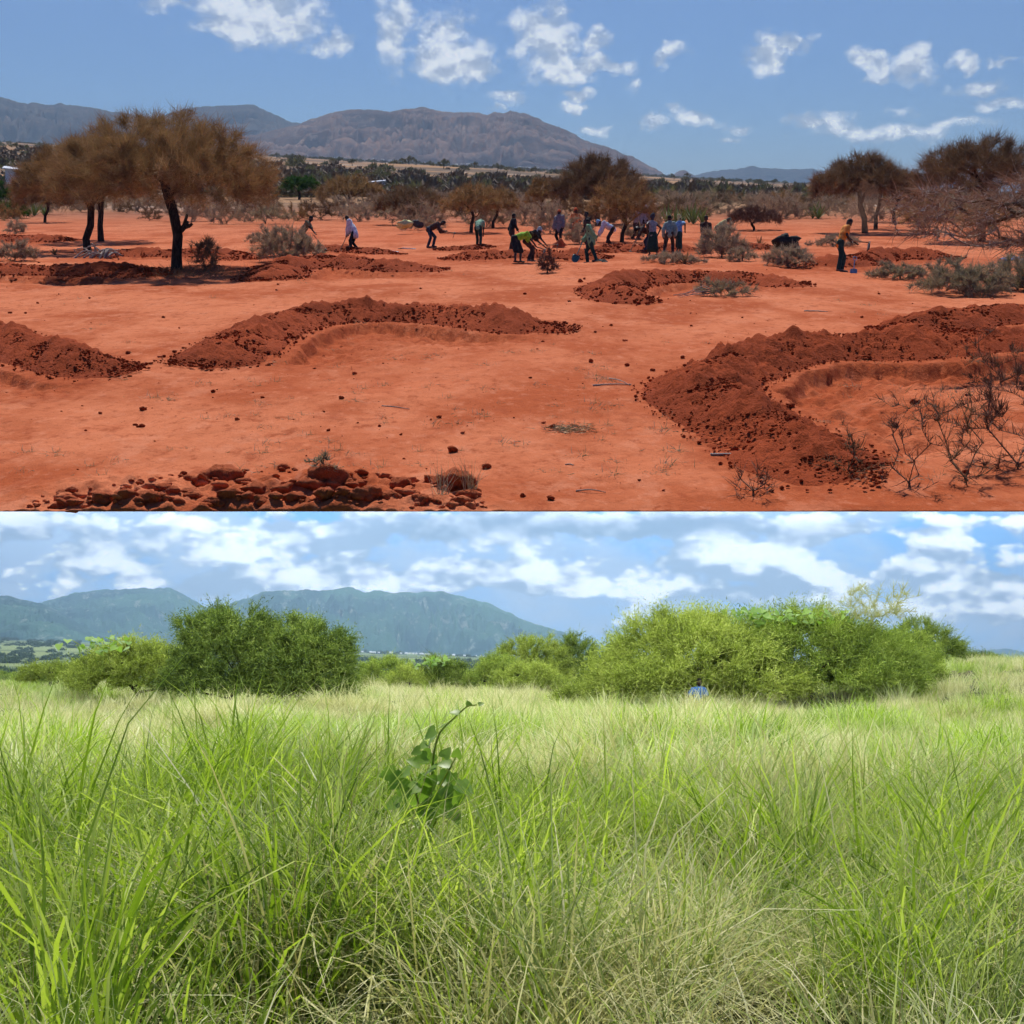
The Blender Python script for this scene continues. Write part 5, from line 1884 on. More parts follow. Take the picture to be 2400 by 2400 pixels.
# ------------------------------------------------------------------ people
def plain_mat(name, col, rough=.85, var=.25, sc=14.0, spec=.2):
    m, t, b = material(name)
    pos = t.new('ShaderNodeTexCoord').outputs['Object']
    n = t.noise(pos, sc, 4, .6)
    t.l.new(t.mix(t.ss(n, .3, .7), tuple(c * (1 - var) for c in col), tuple(min(1, c * (1 + var)) for c in col)), b.inputs['Base Color'])
    b.inputs['Roughness'].default_value = rough
    b.inputs['Specular IOR Level'].default_value = spec
    bp = t.new('ShaderNodeBump')
    bp.inputs['Strength'].default_value = .5
    bp.inputs['Distance'].default_value = .02
    t.l.new(t.noise(t.v('MULTIPLY', pos, (1, 1, .5)), 9, 3, .6), bp.inputs['Height'])
    t.l.new(bp.outputs[0], b.inputs['Normal'])
    return m


CM = {}


def cloth(key):
    if key not in CM:
        CM[key] = plain_mat(key + '_cloth', CLOTH[key])
    return CM[key]


CLOTH = dict(white=(.62, .66, .74), paleyellow=(.62, .62, .30), mint=(.22, .40, .27), brown=(.075, .048, .040), black=(.022, .024, .024), darkgreen=(.022, .050, .038),
             lime=(.27, .55, .045), greyblue=(.20, .19, .20), orange=(.70, .17, .045), jacket=(.20, .36, .19), grey=(.30, .30, .31), sage=(.26, .34, .29), sky=(.22, .40, .62),
             jersey=(.72, .27, .05), olive=(.16, .15, .09), blue=(.10, .25, .62), darkbrown=(.055, .034, .026), yellow=(.58, .60, .28), pattern=(.42, .46, .48), redorange=(.55, .10, .03), navy=(.05, .055, .07))
M_SKIN = plain_mat('dark_skin', (.052, .030, .021), .55, .12, 8, .35)
M_HAIR = plain_mat('black_hair', (.012, .010, .010), .8, .2, 60)
M_WOODH = plain_mat('worn_wood', (.36, .20, .10), .7, .3, 30)
M_IRON = plain_mat('worn_iron', (.09, .075, .065), .5, .3, 22, .5)
M_BLUEP = plain_mat('blue_painted_steel', (.15, .30, .48), .45, .2, 18, .5)
M_GREENP = plain_mat('dark_green_steel', (.035, .12, .12), .45, .25, 18, .5)
M_SHOE = plain_mat('dusty_shoe', (.20, .13, .10), .9, .3, 20)


def capsule(p0, r0, p1, r1, n=10, flat=1.0, flatdir=None):
    p0, p1 = np.array(p0, float), np.array(p1, float)
    d = p1 - p0
    L = np.linalg.norm(d)
    d = d / (L + 1e-9)
    pts, rad = [], []
    for a in np.linspace(-math.pi / 2, 0, 5)[:-1]:
        pts.append(p0 + d * r0 * math.sin(a))
        rad.append(r0 * math.cos(a) + 1e-4)
    pts += [p0, p1]
    rad += [r0, r1]
    for a in np.linspace(0, math.pi / 2, 5)[1:]:
        pts.append(p1 + d * r1 * math.sin(a))
        rad.append(r1 * math.cos(a) + 1e-4)
    Vv, q, t3 = tube(np.array(pts), np.array(rad), n)
    if flatdir is not None:
        fd = np.array(flatdir, float)
        fd /= np.linalg.norm(fd)
        c = (p0 + p1) / 2
        k = (Vv - c) @ fd
        Vv = Vv + (k * (flat - 1))[:, None] * fd
    return Vv, q, t3


def fuse(mb, name, mat, vox, smooth_it=4, wrinkle=0.0, seed=0):
    """closed pieces fused into one continuous surface"""
    o = bpy.data.objects.new('tmp', mb.mesh('tmp', None))
    COL.objects.link(o)
    md = o.modifiers.new('r', 'REMESH')
    md.mode = 'VOXEL'
    md.voxel_size = vox
    md.use_smooth_shade = True
    if smooth_it:
        ms = o.modifiers.new('s', 'SMOOTH')
        ms.iterations = smooth_it
        ms.factor = .5
    dg = bpy.context.evaluated_depsgraph_get()
    me = bpy.data.meshes.new_from_object(o.evaluated_get(dg))
    old = o.data
    bpy.data.objects.remove(o)
    bpy.data.meshes.remove(old)
    me.name = name
    if wrinkle:
        n = len(me.vertices)
        co = np.empty(n * 3, np.float32)
        no = np.empty(n * 3, np.float32)
        me.vertices.foreach_get('co', co)
        me.vertices.foreach_get('normal', no)
        co, no = co.reshape(-1, 3), no.reshape(-1, 3)
        co = co + no * (wrinkle * fbm(co[:, 0] * 9 + seed, co[:, 1] * 9, co[:, 2] * 5, o=2))[:, None]
        me.vertices.foreach_set('co', co.astype(np.float32).ravel())
    me.materials.clear()
    me.materials.append(mat)
    me.polygons.foreach_set('use_smooth', np.ones(len(me.polygons), bool))
    me.update()
    return me


def ik(a, c, l1, l2, pole):
    a, c, pole = np.array(a, float), np.array(c, float), np.array(pole, float)
    d = c - a
    L = np.linalg.norm(d)
    if L > (l1 + l2) * .995:
        d = d / L * (l1 + l2) * .995
        L = np.linalg.norm(d)
        c = a + d
    u = d / L
    x = (l1 * l1 - l2 * l2 + L * L) / (2 * L)
    h = math.sqrt(max(0, l1 * l1 - x * x))
    pole = pole - (pole @ u) * u
    pole /= np.linalg.norm(pole) + 1e-9
    return a + u * x + pole * h, c


def person(loc, yaw, lean, hands, label, top='white', bottom='black', feet=((.12, .11), (-.12, -.11)), hip=.90, head_pitch=None, sleeves='long', skirt=False, hat=None, hatcol='orange',
           sc=.96, ground=ug, shoes=True, loose=.02, turn=0.0, bag=None, hips_back=None, vest=None):
    """hands: [(forward, left, up)] left hand then right hand, metres from the point between the feet"""
    loc = np.array(loc, float)
    cy, sy_ = math.cos(R(yaw)), math.sin(R(yaw))
    Fw, Lf, Up = np.array([cy, sy_, 0]), np.array([-sy_, cy, 0]), np.array([0, 0, 1.0])

    def W(f, l, u):
        return Fw * f + Lf * l + Up * u
    la = R(lean)
    hb = hips_back if hips_back is not None else -.30 * math.sin(la) * (1 if lean > 25 else .4)
    hipc = W(hb, 0, hip)
    sp = Fw * math.sin(la) + Up * math.cos(la)                 # spine direction
    ch = hipc + sp * .30
    la2 = la * 1.12
    sp2 = Fw * math.sin(la2) + Up * math.cos(la2)
    neck = ch + sp2 * .24
    hp = R(head_pitch if head_pitch is not None else lean * .85)
    hd = Fw * math.sin(hp) + Up * math.cos(hp)
    headc = neck + sp2 * .06 + hd * .145
    fr = np.cross(hd, np.cross(Fw * math.cos(R(turn)) + Lf * math.sin(R(turn)), hd))
    fr /= np.linalg.norm(fr)
    sd = np.cross(hd, fr)
    bd, sh, pt = MB(), MB(), MB()
    cap = capsule
    front = np.cross(sp, Lf)
    front = front / np.linalg.norm(front)
    # trunk
    bd.add(*cap(hipc + Lf * .07, .105, hipc - Lf * .07, .105))
    bd.add(*cap(hipc, .115, ch, .125, 12, .80, front))
    bd.add(*cap(ch, .13, neck - sp2 * .06, .135, 12, .80, front))
    bd.add(*cap(neck - sp2 * .05, .06, neck + sp2 * .08, .052))
    # head: skull, jaw, nose, ears
    bd.add(*cap(headc - hd * .02 - fr * .012, .088, headc + hd * .035 - fr * .012, .092, 12))
    bd.add(*cap(headc - hd * .07 + fr * .022, .058, headc - hd * .01 + fr * .03, .068, 10))
    bd.add(*cap(headc + fr * .088, .012, headc - hd * .03 + fr * .104, .017, 6))
    for s in (-1, 1):
        bd.add(*cap(headc + sd * .088 * s - hd * .01, .014, headc + sd * .094 * s - hd * .035, .012, 6))
    legs = []
    for s, (ff, fl) in zip((1, -1), feet):
        foot = W(ff, fl, 0)
        foot = foot + Up * (float(ground(loc[0] + foot[0] * sc, loc[1] + foot[1] * sc)) - loc[2]) / sc
        ank = foot + Up * .085 - Fw * .04
        hj = hipc + Lf * .095 * s - Up * .02
        kn, ank = ik(hj, ank, .43, .43, Fw + Lf * .12 * s)
        bd.add(*cap(hj, .085, kn, .058))
        bd.add(*cap(kn, .056, kn * .6 + ank * .4 - Fw * .01, .056))
        bd.add(*cap(kn * .6 + ank * .4 - Fw * .01, .055, ank, .038))
        bd.add(*cap(ank - Up * .035 - Fw * .03, .042, ank - Up * .05 + Fw * .14, .036, 10, .8, Up))
        legs.append((hj, kn, ank))
    arms = []
    for s, hnd in zip((1, -1), hands):
        sj = neck - sp2 * .05 + Lf * .175 * s
        hw = W(*hnd)
        el, wr = ik(sj, hw, .29, .27, -Fw * .5 - Up * .6 + Lf * .55 * s)
        bd.add(*cap(neck - sp2 * .06, .085, sj, .068))
        bd.add(*cap(sj, .055, el, .042))
        bd.add(*cap(el, .041, wr, .028))
        u = wr - el
        u /= np.linalg.norm(u)
        # palm, four fingers curled, thumb from the side of the palm
        k = np.cross(u, Fw if abs(u @ Fw) < .9 else Up)
        k /= np.linalg.norm(k)
        g = np.cross(k, u)
        palm = wr + u * .045
        bd.add(*cap(wr + u * .01, .028, wr + u * .075, .034, 8, .6, g))
        for q, fl_ in zip((-1.5, -.5, .5, 1.5), (.062, .072, .068, .054)):
            b0 = wr + u * .085 + k * .017 * q
            b1 = b0 + u * fl_ * .5 + g * fl_ * .35
            bd.add(*cap(b0, .0105, b1, .0098, 6))
            bd.add(*cap(b1, .0098, b1 + g * fl_ * .45 - u * fl_ * .12, .009, 6))
        t0 = wr + u * .03 - k * .03
        bd.add(*cap(t0, .012, t0 + u * .035 - k * .022 + g * .02, .010, 6))
        arms.append((sj, el, wr))
        # sleeves
        e1 = .055 + loose
        sh.add(*cap(neck - sp2 * .06, .095 + loose * .5, sj, .078 + loose * .4))
        if sleeves == 'long':
            sh.add(*cap(sj, .064 + loose, el, .052 + loose))
            sh.add(*cap(el, .051 + loose, el * .12 + wr * .88, .040 + loose))
        elif sleeves == 'short':
            sh.add(*cap(sj, .066 + loose, sj * .4 + el * .6, .062 + loose))
    # shirt body and trousers or skirt
    sh.add(*cap(hipc - sp * .02, .125 + loose, ch, .138 + loose, 14, .84, front))
    sh.add(*cap(ch, .140 + loose, neck - sp2 * .06, .142 + loose * .6, 14, .82, front))
    if loose > .03:
        sh.add(*cap(hipc - sp * .10 - Up * .02, .15 + loose, hipc + sp * .1, .14 + loose, 14, .84, front))
    pt.add(*cap(hipc + Lf * .06, .122, hipc - Lf * .06, .122))
    pt.add(*cap(hipc, .128, hipc + sp * .08, .128, 12, .84, front))
    if skirt:
        hem = skirt
        k0 = [a[1] + (a[2] - a[1]) * hem for a in legs]
        mid = (k0[0] + k0[1]) / 2
        for q in np.linspace(0, 1, 5):
            b1 = k0[0] * q + k0[1] * (1 - q)
            pt.add(*cap(hipc + (b1 - mid) * .4, .125, b1 + Fw * .02, .085, 12))
            pt.add(*cap(hipc + (b1 - mid) * .4, .125, b1 - Fw * .05, .085, 12))
    else:
        for hj, kn, ank in legs:
            pt.add(*cap(hj, .102, kn, .078))
            pt.add(*cap(kn, .078, ank + Up * .0, .068))
    e = thing('person', loc, label, 'person')
    e.scale = (sc, sc, sc)
    sdn = int(abs(loc[0] * 31)) % 97
    link('body', fuse(bd, 'body', M_SKIN, .0125, 3), parent=e)
    if top:
        link('shirt', fuse(sh, 'shirt', cloth(top), .017, 5, .014 + loose * .25, sdn), parent=e)
    link('skirt' if skirt else 'trousers', fuse(pt, 'lower', cloth(bottom), .017, 5, .012, sdn + 7), parent=e)
    if shoes:
        for hj, kn, ank in legs:
            mb = MB()
            mb.add(*cap(ank - Up * .04 - Fw * .035, .050, ank - Up * .055 + Fw * .15, .044, 10, .82, Up))
            link('shoe', fuse(mb, 'shoe', M_SHOE, .016, 2), parent=e)
    # hair or headgear
    mb = MB()
    mb.add(*cap(headc + hd * .02 - fr * .022, .094, headc + hd * .045 - fr * .02, .095, 14))
    if hat is None:
        link('hair', fuse(mb, 'hair', M_HAIR, .014, 2), parent=e)
    elif hat == 'beanie':
        mb.add(*cap(headc + hd * .045 - fr * .012, .103, headc + hd * .10 - fr * .03, .085, 14))
        link('beanie', fuse(mb, 'beanie', cloth(hatcol), .014, 2, .004), parent=e)
    elif hat == 'scarf':
        mb.add(*cap(headc + hd * .05 - fr * .03, .110, headc + hd * .09 - fr * .07, .090, 14))
        mb.add(*cap(headc - hd * .03 - fr * .07, .055, headc - hd * .10 - fr * .07, .045, 10))
        link('headscarf', fuse(mb, 'headscarf', cloth(hatcol), .014, 2, .01), parent=e)
    elif hat == 'cap':
        mb.add(*cap(headc + hd * .045 - fr * .01, .102, headc + hd * .07 - fr * .012, .096, 14))
        mb.add(*cap(headc + hd * .045 + fr * .08, .065, headc + hd * .035 + fr * .13, .05, 12, .22, hd))
        link('cap', fuse(mb, 'cap', cloth(hatcol), .014, 2), parent=e)
    elif hat == 'sunhat':
        mb.add(*cap(headc + hd * .05 - fr * .01, .104, headc + hd * .08 - fr * .012, .096, 14))
        mb.add(*cap(headc + hd * .04 + fr * .01, .15, headc + hd * .045 - fr * .01, .15, 18, .16, hd))
        link('sunhat', fuse(mb, 'sunhat', cloth(hatcol), .015, 2), parent=e)
    if vest:
        mb = MB()
        for s in (1, -1):
            mb.add(*cap(neck - sp2 * .03 + Lf * .13 * s + front * .0, .055, ch + Lf * .14 * s, .06, 8))
        link('vest_stripe', fuse(mb, 'vest', cloth(vest), .017, 3), parent=e)
    e['_hands'] = [float(v) for a in arms for v in (loc + a[2] * sc)]
    return e


def hand_pos(e, i):
    h = e['_hands']
    return np.array(h[3 * i:3 * i + 3])


def frame(d, ref=(0, 0, 1)):
    d = np.array(d, float)
    d /= np.linalg.norm(d)
    s = np.cross(d, ref)
    if np.linalg.norm(s) < .05:
        s = np.cross(d, (0, 1, 0))
    s /= np.linalg.norm(s)
    return d, s, np.cross(s, d)


def hoe(a, b_, label, blade_dir, handle=M_WOODH, bw=.19, bl=.22):
    """a = grip end, b_ = head end"""
    a, b_ = np.array(a, float), np.array(b_, float)
    e = thing('hoe', b_, label, 'hoe')
    d, s, u = frame(b_ - a, blade_dir)
    mb = MB()
    mb.add(*tube(catmull([a - b_, (a - b_) * .5 + u * .012, d * .05], 12), np.linspace(.017, .021, 12), 8))
    link('handle', mb.mesh('handle', handle, True), parent=e)
    g = np.array(blade_dir, float)
    g = g - (g @ d) * d
    g /= np.linalg.norm(g)
    mb = MB()
    rows = []
    for q, w_ in ((0, .55), (.25, .9), (.7, 1), (1, .95)):
        c = g * bl * q - d * (.03 * q * q + .0) + d * .02
        for th in (-.004, .004):
            rows += [c - s * bw * .5 * w_ + d * th, c + s * bw * .5 * w_ + d * th]
    f = []
    for k in range(3):
        o = 4 * k
        f += [(o, o + 1, o + 5, o + 4), (o + 2, o + 6, o + 7, o + 3), (o, o + 4, o + 6, o + 2), (o + 1, o + 3, o + 7, o + 5)]
    f += [(0, 2, 3, 1), (12, 13, 15, 14)]
    mb.add(rows, f)
    mb.add(*tube([-d * .02 + d * .05, d * .06], [.032, .032], 8))
    mb.add(*tube([d * .02 - g * .03, d * .02 + g * .05], [.022, .018], 8))
    link('blade', mb.mesh('blade', M_IRON), parent=e)
    return e


def shovel(a, b_, label, nrm, paint=M_BLUEP, grip=True, bl=.30, bw=.24):
    """a = grip end, b_ = tip of the blade, nrm = face of the blade"""
    a, b_ = np.array(a, float), np.array(b_, float)
    e = thing('shovel', b_, label, 'shovel')
    d, s, u = frame(b_ - a, nrm)
    nn = u
    neck = b_ - d * bl - b_
    mb = MB()
    mb.add(*tube(catmull([a - b_, (a - b_) * .5 + neck * .5, neck + d * .04], 10), .017, 8))
    link('handle', mb.mesh('handle', paint if paint is M_GREENP else paint, True), parent=e)
    if grip:
        mb = MB()
        g0 = a - b_
        pth = [g0, g0 - d * .04 + s * .05, g0 - d * .11 + s * .055, g0 - d * .12, g0 - d * .11 - s * .055, g0 - d * .04 - s * .05, g0]
        mb.add(*tube(catmull(pth, 24), .012, 6))
        link('grip', mb.mesh('grip', paint, True), parent=e)
    rows, f = [], []
    prof = [(0, .35), (.08, .92), (.3, 1), (.6, .96), (.85, .68), (1, .12)]
    for q, w_ in prof:
        for j in np.linspace(-1, 1, 5):
            c = neck + d * bl * q + s * bw * .5 * w_ * j + nn * (.035 * j * j * (1 - q) + .02 * (q - .5) ** 2 - .02)
            rows += [c, c - nn * .004]
    for k in range(len(prof) - 1):
        for j in range(4):
            i0, i1 = (k * 5 + j) * 2, ((k + 1) * 5 + j) * 2
            f += [(i0, i0 + 2, i1 + 2, i1), (i0 + 1, i1 + 1, i1 + 3, i0 + 3)]
        f += [(k * 10, (k + 1) * 10, (k + 1) * 10 + 1, k * 10 + 1), (k * 10 + 8, k * 10 + 9, (k + 1) * 10 + 9, (k + 1) * 10 + 8)]
    mb = MB()
    mb.add(rows, f)
    link('blade', mb.mesh('blade', paint, True), parent=e)
    return e


def gz(p, dx, dy, h=0.0):
    return np.array([p[0] + dx, p[1] + dy, float(ug(p[0] + dx, p[1] + dy)) + h])


# 1 hoeing behind the grey bush
p = up(716, 587)
e = person(p, -15, 38, [(.48, .06, .72), (.62, -.04, .60)], 'person in olive and black bending with a hoe behind the large grey bush', 'olive', 'brown', hip=.86, sleeves='short')
hoe(hand_pos(e, 0) - [.12, 0, .0], gz(p, .95, -.3, .10), 'wooden hoe held by the person in olive', (0, -.2, -1))
# 2 loose white shirt
p = up(828, 590)
e = person(p, 172, 24, [(.30, -.02, .80), (.36, -.10, .68)], 'person in a loose white shirt and black trousers dragging a hoe', 'white', 'black', loose=.05, head_pitch=38, feet=((.10, .10), (-.16, -.10)))
hoe(hand_pos(e, 0) + [.06, 0, .12], gz(p, -.58, -.15, .05), 'hoe with a pale handle held by the person in the white shirt', (.9, 0, -.35))
# 3 brown top bent with hoe
p = up(1011, 580)
e = person(p, 0, 62, [(.66, .04, .80), (.60, -.06, .74)], 'person in dark brown bending low with a lifted hoe', 'brown', 'navy', hip=.88, hips_back=-.12, head_pitch=70)
hoe(hand_pos(e, 1) - [.10, 0, -.06], hand_pos(e, 0) + [.42, -.05, -.10], 'short hoe lifted by the person in dark brown', (.05, 0, -1))
# 4 mint shirt seen from behind
p = up(1123, 579)
person(p, 78, 40, [(.42, .16, .62), (.45, -.10, .62)], 'person in a mint green shirt stooping with the back turned', 'mint', 'darkgreen', sleeves='short', hip=.9, head_pitch=60)
# 5 dark clothed standing
p = up(1200, 588)
person(p, 30, 8, [(.16, .20, .92), (.22, -.16, .95)], 'person standing in black and dark green with a yellow stripe', 'black', 'darkbrown', vest='darkgreen', head_pitch=12, turn=20)
# 6 lime shirt woman bending
p = up(1216, 616)
e = person(p, 8, 66, [(.74, .10, .52), (.80, -.08, .46)], 'person in a lime green shirt and black skirt bending over the soil', 'lime', 'black', sleeves='short', skirt=.12, hip=.92, hips_back=-.16, head_pitch=80, shoes=False, hat='scarf', hatcol='black')
hoe(hand_pos(e, 1) - [.15, 0, -.03], hand_pos(e, 0) + [.36, .0, -.05], 'hoe with an orange handle gripped by the person in lime green', (.1, 0, -1))
# 7 headscarf beside
p = up(1246, 609)
e = person(p, 20, 52, [(.70, .10, .66), (.66, -.16, .62)], 'person in black with a patterned headscarf bending beside the lime green shirt', 'black', 'darkbrown', sleeves='short', hip=.84, hat='scarf', hatcol='pattern', head_pitch=40)
hoe(hand_pos(e, 1) - [.3, 0, .0], hand_pos(e, 0) + [.50, -.02, .04], 'mattock held level by the person in the patterned headscarf', (0, 0, -1), bw=.08, bl=.18)
# 8 grey jacket orange beanie
p = up(1311, 574)
person(p, -120, 3, [(.05, .26, .80), (.06, -.27, .78)], 'person in a grey jacket and orange beanie standing among dry bushes', 'greyblue', 'black', hat='beanie', hatcol='redorange', loose=.05)
# 9 orange shirt
p = up(1349, 566)
person(p, -80, 6, [(.20, .22, .95), (.20, -.22, .95)], 'person in an orange shirt and beanie standing behind a dry bush', 'orange', 'redorange', hat='beanie', hatcol='redorange', sleeves='short')
# 10 dark head behind the shovel bearer
p = up(1378, 586)
person(p, -160, 8, [(.2, .2, .9), (.2, -.2, .9)], 'person in brown standing hidden behind the shovel bearer', 'darkbrown', 'brown')
# 11 shovel man
p = up(1384, 613)
e = person(p, 165, 10, [(-.32, .05, .78), (.34, -.06, .88)], 'person in a green jacket striding with a dark green shovel', 'jacket', 'darkgreen', feet=((-.22, .10), (.18, -.10)), loose=.035, head_pitch=16, vest='black')
h = hand_pos(e, 1)
shovel(h + [.03, 0, .08], gz(p, -.66, -.25, .06), 'dark green shovel held blade down beside the green jacket', (.15, -.9, .4), M_GREENP, False, .36, .30)
# 12 white-blue shirt blue cap
p = up(1424, 581)
person(p, 176, 58, [(.50, .08, .50), (.52, -.08, .48)], 'person in a white shirt and blue cap stooping behind the green jacket', 'white', 'darkbrown', hip=.90, hat='cap', hatcol='sky', head_pitch=66, loose=.03)
# 13 stooping dark
p = up(1514, 590)
e = person(p, 190, 68, [(.62, .08, .36), (.58, -.06, .30)], 'person in dark brown stooping low to hoe beside the long skirt', 'darkbrown', 'navy', hip=.86, head_pitch=95, sleeves='short')
hoe(hand_pos(e, 0) + [.12, 0, .15], gz(p, -.72, -.15, .03), 'hoe with a bright wooden handle digging by the golden-brown acacia', (.6, -.3, -.6))
# 14 woman grey top long skirt
p = up(1530, 599)
person(p, 110, 4, [(-.02, .28, 1.0), (.05, -.28, .98)], 'person in a grey sleeveless top and long dark green skirt', 'grey', 'darkgreen', sleeves='none', skirt=.55, hat='scarf', hatcol='navy', shoes=False)
# 15,16 far heads
p = up(1513, 556)
person(p, -90, 4, [(.1, .25, .8), (.1, -.25, .8)], 'person with a pale sunhat standing far behind the long skirt', 'grey', 'darkbrown', hat='sunhat', hatcol='grey', sc=1.0)
p = up(1491, 561)
person(p, -60, 15, [(.2, .2, .8), (.2, -.2, .8)], 'person in a pale top standing beyond the golden-brown acacia', 'grey', 'brown')
# 17 sage shirt man
p = up(1569, 597)
person(p, 80, 10, [(.10, .26, .86), (.12, -.25, .86)], 'person in a sage green shirt and brown trousers seen from behind', 'sage', 'darkbrown', feet=((-.05, .24), (.08, -.14)), loose=.03)
# 18 blue top hand on hip
p = up(1591, 592)
person(p, 60, 5, [(.05, .22, .96), (.0, -.30, 1.02)], 'person in a light blue top, yellow headscarf and dark skirt', 'sky', 'darkgreen', sleeves='short', skirt=.45, hat='scarf', hatcol='yellow', shoes=False)
# 19 dark person behind tall grey bush
p = up(1653, 590)
person(p, -90, 30, [(.35, .2, .7), (.35, -.2, .7)], 'person in brown half hidden behind the tall grey dry bush', 'darkbrown', 'brown', hip=.8)
# 20 pale shirt bending
p = up(1690, 577)
person(p, 5, 52, [(.5, .1, .4), (.5, -.1, .4)], 'person in a pale yellow shirt and dark cap bending behind the tall grey bush', 'yellow', 'brown', hat='cap', hatcol='darkgreen', head_pitch=60)
# 21 jersey man with hoe
p = up(1972, 636)
e = person(p, 4, 20, [(.50, .08, 1.00), (.28, -.06, 1.02)], 'person in an orange jersey with yellow sleeve bands holding out a hoe', 'jersey', 'darkgreen', sleeves='short', head_pitch=42, hip=.95, feet=((.10, .10), (-.10, -.10)), sc=1.05)
hoe(hand_pos(e, 1) - [.10, 0, -.02], hand_pos(e, 0) + [.45, 0, .02], 'hoe swung level by the person in the orange jersey', (.03, 0, -1), bw=.18, bl=.28)
# 22 blue shirt behind the thicket
p = low(1636, 1672)
person(np.array([(1636 - 1200) / F * 34.9, 34.9, float(lg((1636 - 1200) / F * 34.9, 34.9))]), -90, 20, [(.3, .2, .55), (.3, -.2, .55)], 'person in a blue shirt sheltering under the great thicket', 'blue', 'navy', hip=.38, ground=lg, sleeves='short')

# --- tools and clothes lying about
def lying_shovel(px0, py0, px1, py1, label, paint=M_BLUEP):
    a, b_ = up(px0, py0), up(px1, py1)
    shovel(a + [0, 0, .04], b_ + [0, 0, .04], label, (0, -SL, 1), paint, True, .32, .26)


lying_shovel(1135, 598, 1098, 606, 'blue shovel lying on the digging bund')
lying_shovel(968, 585, 932, 583, 'blue-grey shovel lying flat on open soil near the person in dark brown')
lying_shovel(1128, 577, 1092, 578, 'pale blue shovel lying by the feet of the mint green shirt')
lying_shovel(930, 592, 905, 588, 'blue shovel stuck at the end of the small fresh bund')
lying_shovel(1530, 601, 1556, 604, 'blue shovel lying behind the long dark skirt')
a = up(1999, 640)
shovel(a + [0.06, 0, .42], a + [0, 0, -.15], 'shovel with a pale blue handle planted beside the orange jersey', (0, -1, .2), M_BLUEP)


def rag(c, w_, d_, h_, mat, label, seed, name='cloth'):
    """a crumpled piece of cloth draped over something"""
    n = 22
    x, y = np.meshgrid(np.linspace(-1, 1, n), np.linspace(-1, 1, n))
    z = h_ * (1 - .55 * (x * x + y * y)) + .25 * h_ * fbm(x * 2 + seed, y * 2, o=3)
    z = z + SL * y * d_
    Vv = np.stack([x * w_ + .12 * w_ * fbm(y * 2, x * 2 + seed), y * d_, z], -1).reshape(-1, 3)
    Vb = Vv - [0, 0, .02]
    f = grid_faces(n, n)
    bi = np.concatenate([np.arange(n), np.arange(1, n) * n + n - 1, (n - 1) * n + np.arange(n - 2, -1, -1), np.arange(n - 2, 0, -1) * n])
    rim = np.stack([bi, np.roll(bi, -1), np.roll(bi, -1) + n * n, bi + n * n], 1)
    mb = MB()
    mb.add(np.vstack([Vv, Vb]), f, f[:, ::-1] + n * n, rim)
    return link(name, mb.mesh(name, mat, True), loc=c, label=label, cat='cloth')


def bundle(c, a, b_, h, mat, label, seed):
    Vv, Ff = ICO3
    q = .95 + .75 * fbm(Vv[:, 0] * 1.4 + seed, Vv[:, 1] * 1.4, Vv[:, 2] * 1.4, o=2) + .12 * np.abs(fbm(Vv[:, 0] * 5, Vv[:, 1] * 5 + seed, Vv[:, 2] * 5, o=2))
    mb = MB()
    mb.add(Vv * q[:, None] * [a, b_, h], Ff)
    return link('cloth_bundle', mb.mesh('cloth_bundle', mat, True), loc=c, label=label, cat='bundle')


p = up(950, 548)
bundle(p + [0, -.3, .42], .36, .25, .22, cloth('paleyellow'), 'pale yellow and white shirt draped over a grey bush', 3)
p = up(979, 545)
bundle(p + [0, -.3, .40], .27, .22, .2, cloth('navy'), 'dark jacket draped over a grey bush', 5)
p = up(1838, 606)
bundle(p + [0, -.2, .62], .36, .26, .27, cloth('black'), 'black bundle of clothes on top of a grey bush', 8)
p = up(2376, 610)
rag(p, .5, .3, .12, cloth('blue'), 'blue sheet spread on the ground behind the thorn branches', 9)
p = up(2394, 674)
bundle(p + [0, 0, .15], .25, .25, .25, cloth('black'), 'black bag beside the upright grey-green bush', 11)
p = up(1400, 614)
rag(p + [.1, 0, 0], .28, .14, .10, cloth('black'), 'dark sheet standing in for the shadow by the feet of the green jacket', 13)  # dark sheet added as the cast shadow beside the shovel bearer
p = up(1313, 580)
o = link('soil_clod', rock_mesh(77, 3, .4, M_PLAIN), loc=p + [0, 0, .1], label='bright red rock-sized clod at the feet of the orange beanie', cat='clod')
o.scale = (.28, .25, .3)

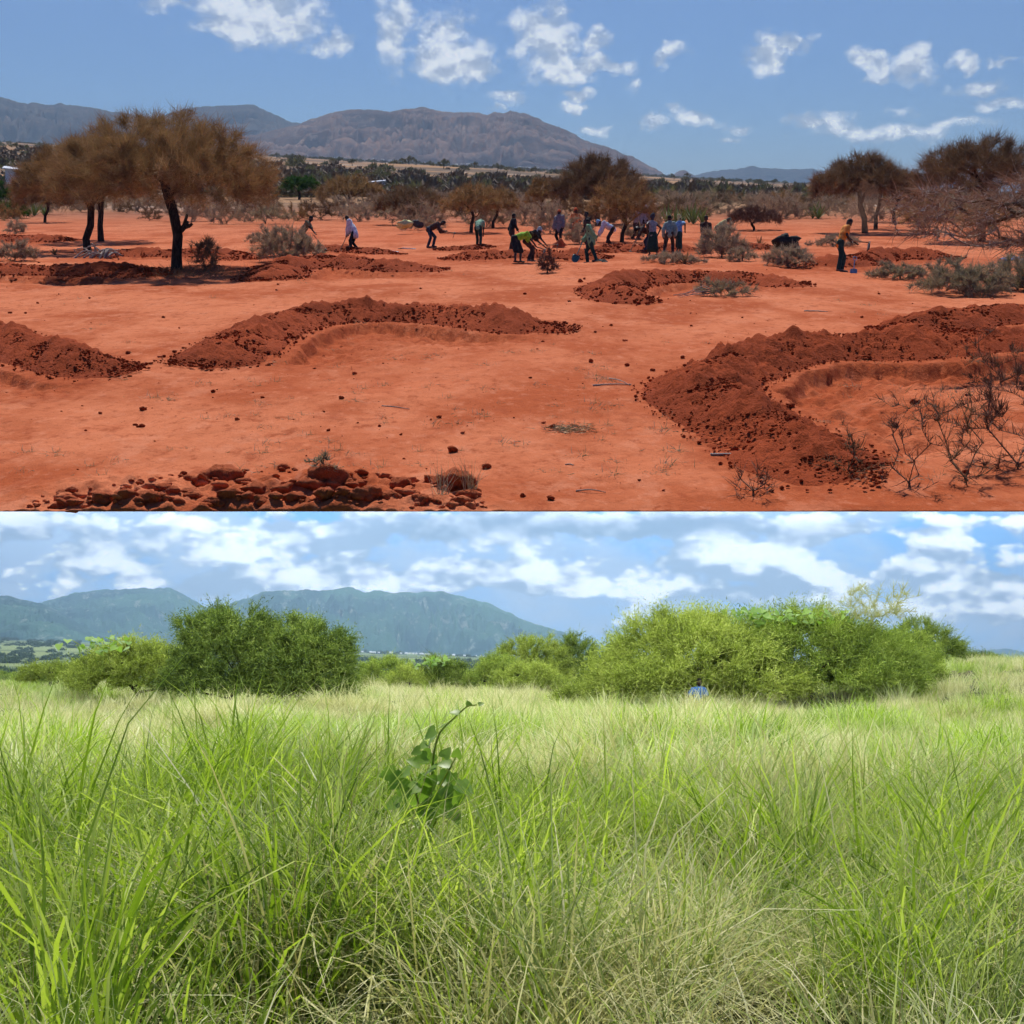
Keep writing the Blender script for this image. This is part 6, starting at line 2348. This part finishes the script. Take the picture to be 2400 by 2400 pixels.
# dust drifting from the digging
Vv, Ff = ICO3
q = 1 + .35 * fbm(Vv[:, 0] * 1.2 + 3, Vv[:, 1] * 1.2, Vv[:, 2] * 1.2, o=2)
mb = MB()
mb.add(Vv * q[:, None] * [.75, .8, 1.25], Ff)
m = bpy.data.materials.new('dust')
m.use_nodes = True
t = NT(m.node_tree)
t.n.remove(t.n['Principled BSDF'])
pv = t.new('ShaderNodeVolumePrincipled')
pv.inputs['Color'].default_value = (.80, .42, .26, 1)
pv.inputs['Density'].default_value = .14
t.l.new(pv.outputs[0], t.n['Material Output'].inputs['Volume'])
m.cycles.homogeneous_volume = True
p = up(2025, 582)
link('dust', mb.mesh('dust', m, True), loc=p + [0, 0, 1.75], kind='stuff', label='reddish dust drifting up beside the person in the orange jersey', cat='dust')

# ------------------------------------------------------------------ haze: the air of both places, one closed body outside both skies
PROF = [(-22, -6), (60, -8), (600, -60), (13300, -320), (13300, 1700), (12400, 2600), (10600, 3050), (7600, 2500), (4000, 1350), (400, 132), (100, 32.5), (20, 5.8), (11.2, 3.05), (10.42, 3.13),
        (13, 4.02), (100, 37.5), (400, 152), (4000, 1550), (10400, 3900), (10400, 6760), (-22, 60)]
HWD = 11500.0
n = len(PROF)
Vv = [(-HWD, y, z) for y, z in PROF] + [(HWD, y, z) for y, z in PROF]
import bmesh
bm = bmesh.new()
vs = [bm.verts.new(v) for v in Vv]
for k in range(n):
    k2 = (k + 1) % n
    bm.faces.new((vs[k], vs[k2], vs[n + k2], vs[n + k]))
bm.faces.new(vs[:n][::-1])
bm.faces.new(vs[n:])
bmesh.ops.triangulate(bm, faces=[f for f in bm.faces if len(f.verts) > 4])
bmesh.ops.recalc_face_normals(bm, faces=bm.faces)
me = bpy.data.meshes.new('haze')
bm.to_mesh(me)
bm.free()
m = bpy.data.materials.new('haze')
m.use_nodes = True
t = NT(m.node_tree)
t.n.remove(t.n['Principled BSDF'])
pv = t.new('ShaderNodeVolumePrincipled')
pv.inputs['Color'].default_value = (.50, .75, 1.0, 1)
pv.inputs['Density'].default_value = 8.5e-5
pv.inputs['Anisotropy'].default_value = 0.0
t.l.new(pv.outputs[0], t.n['Material Output'].inputs['Volume'])
m.cycles.homogeneous_volume = True
me.materials.append(m)
link('haze', me, kind='stuff', label='thin bluish haze in the air of both places', cat='haze')
